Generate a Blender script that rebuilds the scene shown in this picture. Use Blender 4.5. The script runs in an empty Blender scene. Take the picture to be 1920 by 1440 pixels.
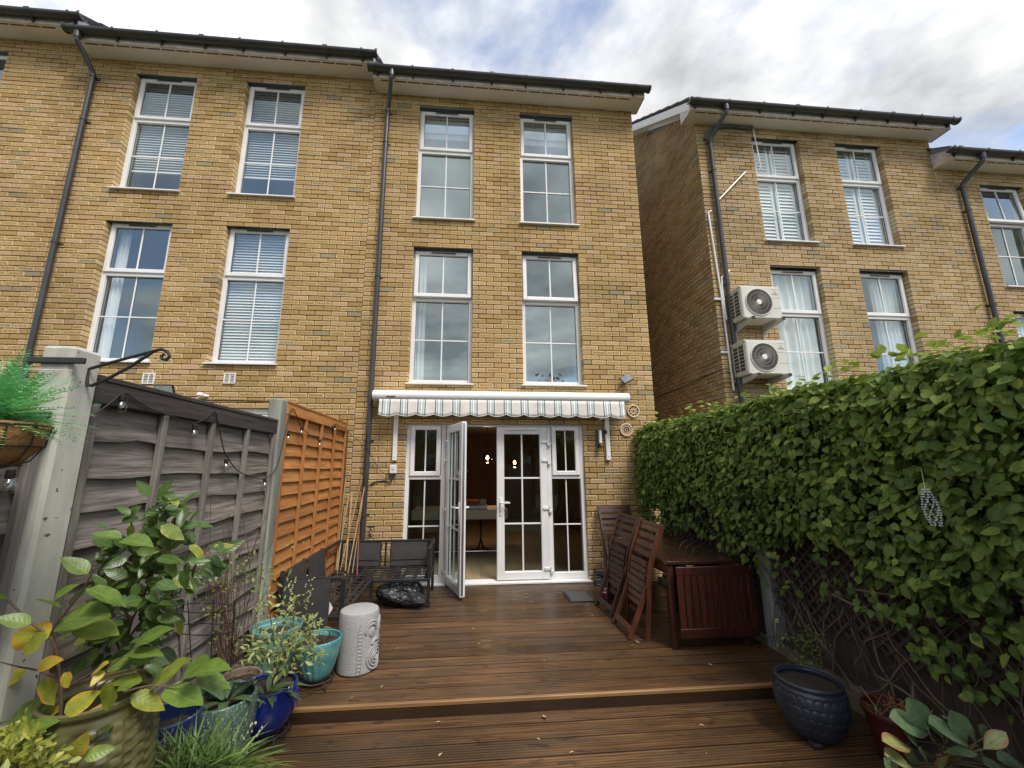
import bpy, math, random
import numpy as np
from mathutils import Vector, Matrix, noise as mnoise

random.seed(11); rng = np.random.default_rng(11)
SC = bpy.context.scene
COL = SC.collection
R = math.radians

# ------------------------------------------------------------------ camera
CF, CYAW, CPITCH, CROLL = 750.294, 0.086467, 0.194037, -0.0028037
CPOS = np.array([-0.06399, -5.63974, 1.52360]); CPX, CPY = -26.167, 6.400
_c, _s = math.cos, math.sin
FWD = np.array([_s(CYAW)*_c(CPITCH), _c(CYAW)*_c(CPITCH), _s(CPITCH)])
_r0 = np.array([_c(CYAW), -_s(CYAW), 0.0]); _u0 = np.cross(_r0, FWD)
RGT = _r0*_c(CROLL)+_u0*_s(CROLL); UPV = -_r0*_s(CROLL)+_u0*_c(CROLL)
cd = bpy.data.cameras.new('camera'); cam = bpy.data.objects.new('camera', cd); COL.objects.link(cam)
cd.sensor_fit = 'HORIZONTAL'; cd.sensor_width = 36.0; cd.lens = CF/1920*36
cd.shift_x = -CPX/1920; cd.shift_y = CPY/1920
cd.clip_start = 0.05; cd.clip_end = 3000
cam.matrix_world = Matrix(((RGT[0], UPV[0], -FWD[0], CPOS[0]), (RGT[1], UPV[1], -FWD[1], CPOS[1]),
                           (RGT[2], UPV[2], -FWD[2], CPOS[2]), (0, 0, 0, 1)))
SC.camera = cam

def ray(x, y): return FWD+RGT*((x-960-CPX)/CF)-UPV*((y-720-CPY)/CF)
def PX(x, y, ax, val):                      # photo pixel -> point on a plane of the place
    d = ray(x, y); i = 'xyz'.index(ax); return CPOS+d*((val-CPOS[i])/d[i])
def PW(x, y, w): return CPOS+ray(x, y)*w    # photo pixel at a known depth
def proj(p):
    d = np.asarray(p, float)-CPOS; w = d@FWD
    return 960+CPX+CF*(d@RGT)/w, 720+CPY-CF*(d@UPV)/w, w

# ------------------------------------------------------------------ world, sun, exposure
SUN_EL, SUN_AZ = 56.0, 149.0        # azimuth clockwise from +y (north): behind the camera, a little to its right
W = bpy.data.worlds.new('World'); SC.world = W; W.use_nodes = True
nt = W.node_tree; nt.nodes.clear(); L = nt.links.new
def wn(t, **k):
    n = nt.nodes.new(t)
    for a, b in k.items(): setattr(n, a, b)
    return n
sky = wn('ShaderNodeTexSky', sky_type='NISHITA', sun_disc=False)
sky.sun_elevation = R(SUN_EL); sky.sun_rotation = R(SUN_AZ); sky.air_density = 1.0; sky.dust_density = 1.0
bg1 = wn('ShaderNodeBackground'); bg1.inputs[1].default_value = 0.15; L(sky.outputs[0], bg1.inputs[0])
tc = wn('ShaderNodeTexCoord'); sep = wn('ShaderNodeSeparateXYZ'); L(tc.outputs['Generated'], sep.inputs[0])
az = wn('ShaderNodeMath', operation='ABSOLUTE'); L(sep.outputs[2], az.inputs[0])
ad = wn('ShaderNodeMath', operation='ADD'); ad.inputs[1].default_value = 0.16; L(az.outputs[0], ad.inputs[0])
dx = wn('ShaderNodeMath', operation='DIVIDE'); L(sep.outputs[0], dx.inputs[0]); L(ad.outputs[0], dx.inputs[1])
dy = wn('ShaderNodeMath', operation='DIVIDE'); L(sep.outputs[1], dy.inputs[0]); L(ad.outputs[0], dy.inputs[1])
cmb = wn('ShaderNodeCombineXYZ'); L(dx.outputs[0], cmb.inputs[0]); L(dy.outputs[0], cmb.inputs[1])
cmb.inputs[2].default_value = 3.7
n1 = wn('ShaderNodeTexNoise'); n1.inputs['Scale'].default_value = 1.15; n1.inputs['Detail'].default_value = 9; n1.inputs['Roughness'].default_value = 0.56
n1.inputs['Distortion'].default_value = 0.25
L(cmb.outputs[0], n1.inputs['Vector'])
mask = wn('ShaderNodeMapRange', interpolation_type='SMOOTHSTEP'); mask.inputs[1].default_value = 0.38; mask.inputs[2].default_value = 0.52; mask.inputs[3].default_value = 0.12
L(n1.outputs[0], mask.inputs[0])
n2 = wn('ShaderNodeTexNoise'); n2.inputs['Scale'].default_value = 2.3; n2.inputs['Detail'].default_value = 8; n2.inputs['Roughness'].default_value = 0.55
mp = wn('ShaderNodeMapping'); mp.inputs['Location'].default_value = (4.1, 2.3, 0); L(cmb.outputs[0], mp.inputs[0]); L(mp.outputs[0], n2.inputs['Vector'])
cr = wn('ShaderNodeValToRGB'); L(n2.outputs[0], cr.inputs[0])
cr.color_ramp.elements[0].position = 0.36; cr.color_ramp.elements[0].color = (0.36, 0.375, 0.395, 1)
cr.color_ramp.elements[1].position = 0.64; cr.color_ramp.elements[1].color = (0.93, 0.93, 0.92, 1)
bg2 = wn('ShaderNodeBackground'); bg2.inputs[1].default_value = 0.84; L(cr.outputs[0], bg2.inputs[0])
mx = wn('ShaderNodeMixShader'); L(mask.outputs[0], mx.inputs[0]); L(bg1.outputs[0], mx.inputs[1]); L(bg2.outputs[0], mx.inputs[2])
wo = wn('ShaderNodeOutputWorld'); L(mx.outputs[0], wo.inputs[0])

sd = bpy.data.lights.new('sun', 'SUN'); sun = bpy.data.objects.new('sun', sd); COL.objects.link(sun)
sd.energy = 2.3; sd.angle = R(22); sd.color = (1.0, 0.955, 0.89)
_a = R(SUN_AZ); _e = R(SUN_EL)
sdir = Vector((math.sin(_a)*math.cos(_e), math.cos(_a)*math.cos(_e), math.sin(_e)))
sun.rotation_euler = sdir.to_track_quat('Z', 'Y').to_euler()
VS = SC.view_settings; VS.view_transform = 'Standard'; VS.look = 'None'; VS.gamma = 1.0; VS.exposure = 0.74; VS.use_curve_mapping = False
SC.render.engine = 'CYCLES'
SC.cycles.max_bounces = 7; SC.cycles.diffuse_bounces = 3; SC.cycles.glossy_bounces = 3; SC.cycles.transmission_bounces = 3; SC.cycles.transparent_max_bounces = 12

# ------------------------------------------------------------------ helpers
ORG = {}
def tag(o, label=None, cat=None, group=None, kind=None):
    if label: o['label'] = label
    if cat: o['category'] = cat
    if group: o['group'] = group
    if kind: o['kind'] = kind
    return o
def thing(name, label, cat, loc=(0, 0, 0), group=None):
    o = bpy.data.objects.new(name, None); COL.objects.link(o); o.location = loc; o.empty_display_size = .1
    ORG[o.name] = np.array(loc, float)
    return tag(o, label, cat, group)
def link(name, me, parent=None, org=(0, 0, 0)):
    o = bpy.data.objects.new(name, me); COL.objects.link(o)
    if parent: o.parent = parent; ORG[o.name] = ORG[parent.name]
    else: o.location = org; ORG[o.name] = np.array(org, float)
    return o
def copy_tree(o, parent=None):
    c = o.copy(); COL.objects.link(c); c.parent = parent
    for ch in list(o.children): copy_tree(ch, c)
    return c

class MB:
    def __init__(s): s.v = []; s.f = []; s.uvs = {}; s.tone = []
    def add(s, vs, fs, tone=None):
        o = len(s.v); s.v += [tuple(map(float, v)) for v in vs]; s.f += [tuple(i+o for i in f) for f in fs]
        if tone is not None: s.tone += [tone]*len(vs)
        return s
    def box(s, a, b, c=0.0, M=None):
        lo = [min(a[i], b[i]) for i in range(3)]; hi = [max(a[i], b[i]) for i in range(3)]
        if c <= 0:
            vs = [(x, y, z) for x in (lo[0], hi[0]) for y in (lo[1], hi[1]) for z in (lo[2], hi[2])]
            fs = [(0, 1, 3, 2), (4, 6, 7, 5), (0, 4, 5, 1), (2, 3, 7, 6), (0, 2, 6, 4), (1, 5, 7, 3)]
        else:
            c = min(c, *[(hi[i]-lo[i])*.49 for i in range(3)])
            vs = []; idx = {}
            for ix in (0, 1):
                for iy in (0, 1):
                    for iz in (0, 1):
                        p = [(lo, hi)[k][j] for j, k in enumerate((ix, iy, iz))]; sg = [1-2*k for k in (ix, iy, iz)]
                        for ax in range(3):
                            q = [p[j]+(0 if j == ax else sg[j]*c) for j in range(3)]
                            idx[(ix, iy, iz, ax)] = len(vs); vs.append(q)
            fs = []
            def g(b, ax): return idx[(b[0], b[1], b[2], ax)]
            for ax in range(3):
                u, w = [(1, 2), (2, 0), (0, 1)][ax]
                for k in (0, 1):
                    q = []
                    for (i, j) in ((0, 0), (1, 0), (1, 1), (0, 1)):
                        b = [0, 0, 0]; b[ax] = k; b[u] = i; b[w] = j; q.append(g(b, ax))
                    fs.append(tuple(q if k else q[::-1]))
            for ax in range(3):
                u, w = [(1, 2), (2, 0), (0, 1)][ax]
                for i in (0, 1):
                    for j in (0, 1):
                        b0 = [0, 0, 0]; b0[u] = i; b0[w] = j; b1 = list(b0); b1[ax] = 1
                        q = [g(b0, u), g(b0, w), g(b1, w), g(b1, u)]
                        fs.append(tuple(q if (i != j) else q[::-1]))
            for ix in (0, 1):
                for iy in (0, 1):
                    for iz in (0, 1):
                        t = [g((ix, iy, iz), k) for k in range(3)]
                        fs.append(tuple(t if (ix+iy+iz) % 2 else t[::-1]))
        if M is not None: vs = [tuple(M @ Vector(v)) for v in vs]
        return s.add(vs, fs)
    def bar(s, p0, p1, w, h, up=(0, 0, 1), c=0.0, ext=0):
        p0 = Vector(p0); p1 = Vector(p1); d = p1-p0; ln = d.length; d.normalize(); up = Vector(up)
        sx = d.cross(up)
        if sx.length < 1e-4: sx = d.cross(Vector((0, 1, 0)))
        sx.normalize(); u = sx.cross(d)
        M = Matrix(((sx[0], d[0], u[0], p0[0]), (sx[1], d[1], u[1], p0[1]), (sx[2], d[2], u[2], p0[2]), (0, 0, 0, 1)))
        return s.box((-w/2, -ext, -h/2), (w/2, ln+ext, h/2), c, M)
    def tube(s, path, r, n=8, cap=True, closed=False, tone=None):
        P = [Vector(p) for p in path]; m = len(P); rr = [r]*m if isinstance(r, (int, float)) else list(r)
        T = [((P[(i+1) % m] if closed or i < m-1 else P[i])-(P[i-1] if closed or i > 0 else P[i])).normalized() for i in range(m)]
        a = Vector((0, 0, 1)) if abs(T[0].z) < .9 else Vector((1, 0, 0)); nn = (a-T[0]*a.dot(T[0])).normalized()
        vs = []
        for i in range(m):
            nn = nn-T[i]*nn.dot(T[i]); nn.normalize(); b = T[i].cross(nn)
            for k in range(n):
                t = 2*math.pi*k/n; vs.append(P[i]+(nn*math.cos(t)+b*math.sin(t))*rr[i])
        fs = []
        for i in range(m if closed else m-1):
            j = (i+1) % m
            for k in range(n): fs.append((i*n+k, i*n+(k+1) % n, j*n+(k+1) % n, j*n+k))
        if cap and not closed: fs.append(tuple(range(n))[::-1]); fs.append(tuple((m-1)*n+k for k in range(n)))
        return s.add(vs, fs, tone)
    def lathe(s, prof, c=(0, 0, 0), n=32, fn=None, M=None):
        vs = []; m = len(prof)
        for i, (r, z) in enumerate(prof):
            for k in range(n):
                t = 2*math.pi*k/n; q = r if fn is None else fn(r, z, t, i)
                v = Vector((q*math.cos(t), q*math.sin(t), z))
                vs.append(tuple((M @ v) if M is not None else v+Vector(c)))
        fs = [(i*n+k, i*n+(k+1) % n, (i+1)*n+(k+1) % n, (i+1)*n+k) for i in range(m-1) for k in range(n)]
        if prof[0][0] > 1e-5: fs.append(tuple(range(n))[::-1])
        if prof[-1][0] > 1e-5: fs.append(tuple((m-1)*n+k for k in range(n)))
        return s.add(vs, fs)
    def prism(s, pts, a, b, axis='x'):
        n = len(pts); f = {'x': lambda p, t: (t, p[0], p[1]), 'y': lambda p, t: (p[0], t, p[1]), 'z': lambda p, t: (p[0], p[1], t)}[axis]
        vs = [f(p, a) for p in pts]+[f(p, b) for p in pts]
        fs = [(i, (i+1) % n, n+(i+1) % n, n+i) for i in range(n)]+[tuple(range(n))[::-1], tuple(range(n, 2*n))]
        return s.add(vs, fs)
    def quad(s, *p): return s.add(p, [tuple(range(len(p)))])
    def mesh(s, name, mat, smooth=False, org=(0, 0, 0), fix=True):
        me = bpy.data.meshes.new(name); v = np.array(s.v, float).reshape(-1, 3)-np.array(org)
        me.from_pydata(v.tolist(), [], s.f); me.update()
        if fix:
            import bmesh
            b = bmesh.new(); b.from_mesh(me); bmesh.ops.recalc_face_normals(b, faces=b.faces); b.to_mesh(me); b.free()
        if s.tone and len(s.tone) == len(s.v):
            at = me.attributes.new('tone', 'FLOAT', 'POINT'); at.data.foreach_set('value', np.array(s.tone, np.float32))
        if mat: me.materials.append(mat)
        if smooth:
            me.polygons.foreach_set('use_smooth', [True]*len(me.polygons))
            if smooth != 'all':
                try: me.set_sharp_from_angle(angle=R(38))
                except Exception: pass
        return me
    def build(s, name, mat, parent=None, smooth=False, org=None, fix=True):
        o0 = ORG[parent.name] if parent else (org if org is not None else (0, 0, 0))
        return link(name, s.mesh(name, mat, smooth, o0, fix), parent, o0)

# ------------------------------------------------------------------ materials
def newmat(name):
    m = bpy.data.materials.new(name); m.use_nodes = True; t = m.node_tree
    return m, t, t.nodes['Principled BSDF']
def nd(t, ty, **k):
    n = t.nodes.new(ty)
    for a, b in k.items():
        if isinstance(a, str) and hasattr(n, a): setattr(n, a, b)
    return n
def srgb(r, g, b): return tuple(((c/255)/12.92 if c/255 <= .04045 else ((c/255+.055)/1.055)**2.4) for c in (r, g, b))
def M_(name, c1, c2=None, scale=(6, 6, 6), rough=.6, bump=0., bs=1.0, detail=6, lo=.35, hi=.65, metal=0., rand=0.0, tone=False,
       rough2=None, spec=.5, spots=None, coat=0., c3=None):
    m, t, p = newmat(name); Lk = t.links.new
    tcn = nd(t, 'ShaderNodeTexCoord'); oi = nd(t, 'ShaderNodeObjectInfo')
    ml = nd(t, 'ShaderNodeVectorMath'); ml.operation = 'MULTIPLY_ADD'
    Lk(tcn.outputs['Object'], ml.inputs[0]); ml.inputs[1].default_value = scale
    rv = nd(t, 'ShaderNodeMath'); rv.operation = 'MULTIPLY'; rv.inputs[1].default_value = 53.0; Lk(oi.outputs['Random'], rv.inputs[0])
    Lk(rv.outputs[0], ml.inputs[2])
    nz = nd(t, 'ShaderNodeTexNoise'); nz.inputs['Scale'].default_value = 1; nz.inputs['Detail'].default_value = detail; nz.inputs['Roughness'].default_value = .6
    Lk(ml.outputs[0], nz.inputs['Vector'])
    c2 = c2 or tuple(x*.75 for x in c1)
    mr = nd(t, 'ShaderNodeMapRange'); mr.inputs[1].default_value = lo; mr.inputs[2].default_value = hi; Lk(nz.outputs[0], mr.inputs[0])
    mc = nd(t, 'ShaderNodeMix'); mc.data_type = 'RGBA'; mc.inputs[6].default_value = (*c1, 1); mc.inputs[7].default_value = (*c2, 1); Lk(mr.outputs[0], mc.inputs[0])
    col = mc.outputs[2]
    if c3:                                   # slow, large stains
        n3 = nd(t, 'ShaderNodeTexNoise'); n3.inputs['Scale'].default_value = .23; n3.inputs['Detail'].default_value = 4; Lk(ml.outputs[0], n3.inputs['Vector'])
        m3 = nd(t, 'ShaderNodeMapRange'); m3.inputs[1].default_value = .5; m3.inputs[2].default_value = .72; Lk(n3.outputs[0], m3.inputs[0])
        x3 = nd(t, 'ShaderNodeMix'); x3.data_type = 'RGBA'; Lk(m3.outputs[0], x3.inputs[0]); Lk(col, x3.inputs[6]); x3.inputs[7].default_value = (*c3, 1); col = x3.outputs[2]
    if spots:                                # (colour, scale, threshold)
        vo = nd(t, 'ShaderNodeTexNoise'); vo.inputs['Scale'].default_value = spots[1]; vo.inputs['Detail'].default_value = 2; Lk(tcn.outputs['Object'], vo.inputs['Vector'])
        ms = nd(t, 'ShaderNodeMapRange'); ms.inputs[1].default_value = spots[2]; ms.inputs[2].default_value = spots[2]+.04; Lk(vo.outputs[0], ms.inputs[0])
        xs = nd(t, 'ShaderNodeMix'); xs.data_type = 'RGBA'; Lk(ms.outputs[0], xs.inputs[0]); Lk(col, xs.inputs[6]); xs.inputs[7].default_value = (*spots[0], 1); col = xs.outputs[2]
    if rand or tone:
        hv = nd(t, 'ShaderNodeHueSaturation')
        if tone:
            a = nd(t, 'ShaderNodeAttribute'); a.attribute_name = 'tone'; src = a.outputs['Fac']
        else: src = oi.outputs['Random']
        mv = nd(t, 'ShaderNodeMapRange'); k = rand or .3; mv.inputs[3].default_value = 1-k; mv.inputs[4].default_value = 1+k; Lk(src, mv.inputs[0])
        Lk(mv.outputs[0], hv.inputs['Value']); Lk(col, hv.inputs['Color']); col = hv.outputs[0]
    Lk(col, p.inputs['Base Color'])
    p.inputs['Roughness'].default_value = rough; p.inputs['Metallic'].default_value = metal
    p.inputs['Specular IOR Level'].default_value = spec
    if coat: p.inputs['Coat Weight'].default_value = coat; p.inputs['Coat Roughness'].default_value = .12
    if rough2 is not None:
        nr = nd(t, 'ShaderNodeTexNoise'); nr.inputs['Scale'].default_value = 1.3; nr.inputs['Detail'].default_value = 5; Lk(tcn.outputs['Object'], nr.inputs['Vector'])
        mm = nd(t, 'ShaderNodeMapRange'); mm.inputs[1].default_value = .38; mm.inputs[2].default_value = .62; mm.inputs[3].default_value = rough2; mm.inputs[4].default_value = rough
        Lk(nr.outputs[0], mm.inputs[0]); Lk(mm.outputs[0], p.inputs['Roughness'])
    if bump:
        bp = nd(t, 'ShaderNodeBump'); bp.inputs['Strength'].default_value = bump; bp.inputs['Distance'].default_value = .01*bs
        Lk(nz.outputs[0], bp.inputs['Height']); Lk(bp.outputs[0], p.inputs['Normal'])
    return m

def brick_mat(name, k=(1, 1, 1)):
    m, t, p = newmat(name); Lk = t.links.new
    def mth(op, a, b=None, c=None):
        n = nd(t, 'ShaderNodeMath'); n.operation = op
        for i, x in enumerate((a, b, c)):
            if x is None: continue
            if isinstance(x, (int, float)): n.inputs[i].default_value = x
            else: Lk(x, n.inputs[i])
        return n.outputs[0]
    def rng_(x, a, b, lo=0., hi=1.):
        n = nd(t, 'ShaderNodeMapRange'); n.interpolation_type = 'SMOOTHSTEP'; Lk(x, n.inputs[0])
        for i, q in zip((1, 2, 3, 4), (a, b, lo, hi)): n.inputs[i].default_value = q
        return n.outputs[0]
    a = nd(t, 'ShaderNodeAttribute'); a.attribute_name = 'tone'; tone = a.outputs['Fac']
    geo = nd(t, 'ShaderNodeNewGeometry'); uv = nd(t, 'ShaderNodeUVMap'); su = nd(t, 'ShaderNodeSeparateXYZ'); Lk(uv.outputs[0], su.inputs[0])
    u, v = su.outputs[0], su.outputs[1]
    nz = nd(t, 'ShaderNodeTexNoise'); nz.inputs['Scale'].default_value = 34; nz.inputs['Detail'].default_value = 5; Lk(geo.outputs['Position'], nz.inputs['Vector'])
    n2 = nd(t, 'ShaderNodeTexNoise'); n2.inputs['Scale'].default_value = 150; n2.inputs['Detail'].default_value = 3; Lk(geo.outputs['Position'], n2.inputs['Vector'])
    n3 = nd(t, 'ShaderNodeTexNoise'); n3.inputs['Scale'].default_value = .8; n3.inputs['Detail'].default_value = 4; Lk(geo.outputs['Position'], n3.inputs['Vector'])
    rp = nd(t, 'ShaderNodeValToRGB'); Lk(tone, rp.inputs[0]); cr = rp.color_ramp
    stops = [(0, (.355, .225, .086)), (.3, (.385, .248, .098)), (.55, (.415, .270, .112)), (.74, (.43, .282, .130)), (.86, (.47, .308, .180)), (.945, (.43, .275, .150)), (.97, (.29, .235, .138)), (1, (.30, .245, .155))]
    while len(cr.elements) < len(stops): cr.elements.new(.5)
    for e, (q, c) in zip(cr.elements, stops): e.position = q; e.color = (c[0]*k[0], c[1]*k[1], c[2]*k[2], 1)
    r2 = mth('FRACT', mth('MULTIPLY', tone, 17.31)); r3 = mth('FRACT', mth('MULTIPLY', tone, 41.7))
    eu = mth('MULTIPLY', mth('MINIMUM', u, mth('SUBTRACT', 1., u)), 3.2); ev = mth('MINIMUM', v, mth('SUBTRACT', 1., v))
    d = mth('ADD', mth('MINIMUM', eu, ev), mth('MULTIPLY', mth('SUBTRACT', nz.outputs[0], .5), .7))
    rim = mth('MULTIPLY', rng_(d, .24, .08), rng_(r2, .2, .6, .05, .8))
    x1 = nd(t, 'ShaderNodeMix'); x1.data_type = 'RGBA'; Lk(rim, x1.inputs[0]); Lk(rp.outputs[0], x1.inputs[6]); x1.inputs[7].default_value = (.66*k[0], .49*k[1], .26*k[2], 1)
    su3 = mth('SUBTRACT', mth('FRACT', mth('MULTIPLY', u, 3.)), .5); sv = mth('SUBTRACT', v, .5)
    rr = mth('ADD', mth('SQRT', mth('ADD', mth('MULTIPLY', su3, su3), mth('MULTIPLY', mth('MULTIPLY', sv, sv), 1.7))), mth('MULTIPLY', mth('SUBTRACT', nz.outputs[0], .5), .5))
    sp = mth('MULTIPLY', rng_(rr, .34, .2), rng_(r3, .62, .7, 0., .55))
    x2 = nd(t, 'ShaderNodeMix'); x2.data_type = 'RGBA'; Lk(sp, x2.inputs[0]); Lk(x1.outputs[2], x2.inputs[6]); x2.inputs[7].default_value = (.21*k[0], .138*k[1], .056*k[2], 1)
    pit = rng_(n2.outputs[0], .66, .73, 0., .6)
    x3 = nd(t, 'ShaderNodeMix'); x3.data_type = 'RGBA'; Lk(pit, x3.inputs[0]); Lk(x2.outputs[2], x3.inputs[6]); x3.inputs[7].default_value = (.15, .095, .04, 1)
    hs = nd(t, 'ShaderNodeHueSaturation'); Lk(x3.outputs[2], hs.inputs['Color'])
    Lk(mth('ADD', rng_(n3.outputs[0], .3, .7, .86, 1.08), mth('MULTIPLY', mth('SUBTRACT', nz.outputs[0], .5), .35)), hs.inputs['Value'])
    Lk(hs.outputs[0], p.inputs['Base Color']); p.inputs['Roughness'].default_value = .9; p.inputs['Specular IOR Level'].default_value = .25
    bp = nd(t, 'ShaderNodeBump'); bp.inputs['Strength'].default_value = .5; bp.inputs['Distance'].default_value = .004; Lk(nz.outputs[0], bp.inputs['Height']); Lk(bp.outputs[0], p.inputs['Normal'])
    return m

def leaf_mat(name, dark, mid, light, edge=None, rough=.42, trans=.25, vein=None, spec=.5):
    m, t, p = newmat(name); Lk = t.links.new
    a = nd(t, 'ShaderNodeAttribute'); a.attribute_name = 'tone'
    rp = nd(t, 'ShaderNodeValToRGB'); Lk(a.outputs['Fac'], rp.inputs[0]); cr = rp.color_ramp
    cr.elements[0].color = (*dark, 1); cr.elements[1].color = (*light, 1); e = cr.elements.new(.55); e.color = (*mid, 1)
    tcn = nd(t, 'ShaderNodeNewGeometry'); nz = nd(t, 'ShaderNodeTexNoise'); nz.inputs['Scale'].default_value = 38; nz.inputs['Detail'].default_value = 4; Lk(tcn.outputs['Position'], nz.inputs['Vector'])
    hs = nd(t, 'ShaderNodeHueSaturation'); Lk(rp.outputs[0], hs.inputs['Color']); mv = nd(t, 'ShaderNodeMapRange'); mv.inputs[1].default_value = .3; mv.inputs[2].default_value = .7; mv.inputs[3].default_value = .78; mv.inputs[4].default_value = 1.22
    Lk(nz.outputs[0], mv.inputs[0]); Lk(mv.outputs[0], hs.inputs['Value']); col = hs.outputs[0]
    uv = nd(t, 'ShaderNodeUVMap'); su = nd(t, 'ShaderNodeSeparateXYZ'); Lk(uv.outputs[0], su.inputs[0])
    def mth(op, x, b):
        n = nd(t, 'ShaderNodeMath'); n.operation = op; Lk(x, n.inputs[0])
        if isinstance(b, (int, float)): n.inputs[1].default_value = b
        else: Lk(b, n.inputs[1])
        return n.outputs[0]
    lat = mth('ABSOLUTE', mth('MULTIPLY', mth('SUBTRACT', su.outputs[1], .5), 2.), 0)
    if edge:
        ln = mth('ADD', lat, mth('MULTIPLY', mth('SUBTRACT', nz.outputs[0], .5), 1.5))
        # how far the edge colour reaches in depends on the leaf (tone above .6 yellows)
        th = nd(t, 'ShaderNodeMapRange'); Lk(a.outputs['Fac'], th.inputs[0]); th.inputs[1].default_value = .5; th.inputs[2].default_value = 1.; th.inputs[3].default_value = 1.35; th.inputs[4].default_value = .35
        df = mth('SUBTRACT', ln, th.outputs[0]); mr = nd(t, 'ShaderNodeMapRange'); mr.inputs[1].default_value = 0; mr.inputs[2].default_value = .25; Lk(df, mr.inputs[0])
        x = nd(t, 'ShaderNodeMix'); x.data_type = 'RGBA'; Lk(mr.outputs[0], x.inputs[0]); Lk(col, x.inputs[6]); x.inputs[7].default_value = (*edge, 1); col = x.outputs[2]
    mr2 = nd(t, 'ShaderNodeMapRange'); mr2.inputs[1].default_value = .10; mr2.inputs[2].default_value = .03; mr2.inputs[4].default_value = .55; Lk(lat, mr2.inputs[0])
    xv = nd(t, 'ShaderNodeMix'); xv.data_type = 'RGBA'; Lk(mr2.outputs[0], xv.inputs[0]); Lk(col, xv.inputs[6]); xv.inputs[7].default_value = (*(vein or tuple(min(1, c*1.6+.02) for c in light)), 1); col = xv.outputs[2]
    wv = nd(t, 'ShaderNodeTexWave'); wv.inputs['Scale'].default_value = 2.2; wv.inputs['Distortion'].default_value = .8
    sk = nd(t, 'ShaderNodeCombineXYZ'); Lk(mth('SUBTRACT', su.outputs[0], mth('MULTIPLY', lat, .22)), sk.inputs[0]); Lk(sk.outputs[0], wv.inputs['Vector'])
    bp = nd(t, 'ShaderNodeBump'); bp.inputs['Strength'].default_value = .16; bp.inputs['Distance'].default_value = .002; Lk(wv.outputs[0], bp.inputs['Height'])
    Lk(col, p.inputs['Base Color']); p.inputs['Roughness'].default_value = rough; p.inputs['Specular IOR Level'].default_value = spec; Lk(bp.outputs[0], p.inputs['Normal'])
    tr = nd(t, 'ShaderNodeBsdfTranslucent'); tg = nd(t, 'ShaderNodeHueSaturation'); tg.inputs['Value'].default_value = 1.5; Lk(col, tg.inputs['Color']); Lk(tg.outputs[0], tr.inputs['Color'])
    ms = nd(t, 'ShaderNodeMixShader'); ms.inputs[0].default_value = trans; Lk(p.outputs[0], ms.inputs[1]); Lk(tr.outputs[0], ms.inputs[2])
    Lk(ms.outputs[0], t.nodes['Material Output'].inputs['Surface'])
    return m

def glass_mat(name, base=.16, tint=(.86, .95, .95), k=1.5):
    m, t, p = newmat(name); Lk = t.links.new; t.nodes.remove(p)
    tr = nd(t, 'ShaderNodeBsdfTransparent'); tr.inputs[0].default_value = (*tint, 1)
    gl = nd(t, 'ShaderNodeBsdfGlossy'); gl.inputs['Roughness'].default_value = .015; gl.inputs[0].default_value = (.84, .96, .98, 1)
    g = nd(t, 'ShaderNodeNewGeometry'); nz = nd(t, 'ShaderNodeTexNoise'); nz.inputs['Scale'].default_value = 1.7; Lk(g.outputs['Position'], nz.inputs['Vector'])
    bp = nd(t, 'ShaderNodeBump'); bp.inputs['Strength'].default_value = .05; bp.inputs['Distance'].default_value = .02; Lk(nz.outputs[0], bp.inputs['Height']); Lk(bp.outputs[0], gl.inputs['Normal'])
    fr = nd(t, 'ShaderNodeFresnel'); fr.inputs[0].default_value = 1.5
    ad2 = nd(t, 'ShaderNodeMath'); ad2.operation = 'MULTIPLY_ADD'; ad2.inputs[1].default_value = k; ad2.inputs[2].default_value = base; ad2.use_clamp = True; Lk(fr.outputs[0], ad2.inputs[0])
    nb = nd(t, 'ShaderNodeMath'); nb.operation = 'SUBTRACT'; nb.inputs[0].default_value = 1.; Lk(g.outputs['Backfacing'], nb.inputs[1])   # thin pane: only the outer face reflects
    fb = nd(t, 'ShaderNodeMath'); fb.operation = 'MULTIPLY'; Lk(ad2.outputs[0], fb.inputs[0]); Lk(nb.outputs[0], fb.inputs[1])
    ms = nd(t, 'ShaderNodeMixShader'); Lk(fb.outputs[0], ms.inputs[0]); Lk(tr.outputs[0], ms.inputs[1]); Lk(gl.outputs[0], ms.inputs[2])
    Lk(ms.outputs[0], t.nodes['Material Output'].inputs['Surface']); return m
def emit_mat(name, col, s):
    m, t, p = newmat(name); p.inputs['Emission Color'].default_value = (*col, 1); p.inputs['Emission Strength'].default_value = s; p.inputs['Base Color'].default_value = (*col, 1); return m

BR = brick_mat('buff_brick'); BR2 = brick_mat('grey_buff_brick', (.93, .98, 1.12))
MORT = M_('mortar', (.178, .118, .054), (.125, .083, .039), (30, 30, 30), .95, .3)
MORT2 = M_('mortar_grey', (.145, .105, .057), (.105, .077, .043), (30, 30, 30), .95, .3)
PVC = M_('white_upvc', (.80, .785, .775), (.70, .685, .675), (2.5, 2.5, 2.5), .34, detail=3, lo=.4, hi=.75)
PVCS = M_('white_soffit_board', (.84, .80, .75), (.74, .69, .63), (1.2, 1.2, 1.2), .5, detail=5)
FASC = M_('white_fascia_board', (.72, .66, .64), (.50, .42, .40), (7, 7, 14), .5, detail=7)
GASK = M_('black_rubber_gasket', (.02, .02, .022), rough=.6)
DARK = M_('dark_slot', (.025, .022, .022), rough=.7)
GUT = M_('anthracite_plastic', (.036, .037, .040), (.060, .060, .060), (3, 3, 3), .38, detail=6, lo=.4, hi=.75)
TILE = M_('grey_roof_tile', (.10, .105, .115), (.06, .063, .07), (4, 4, 4), .75, .4)
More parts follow.
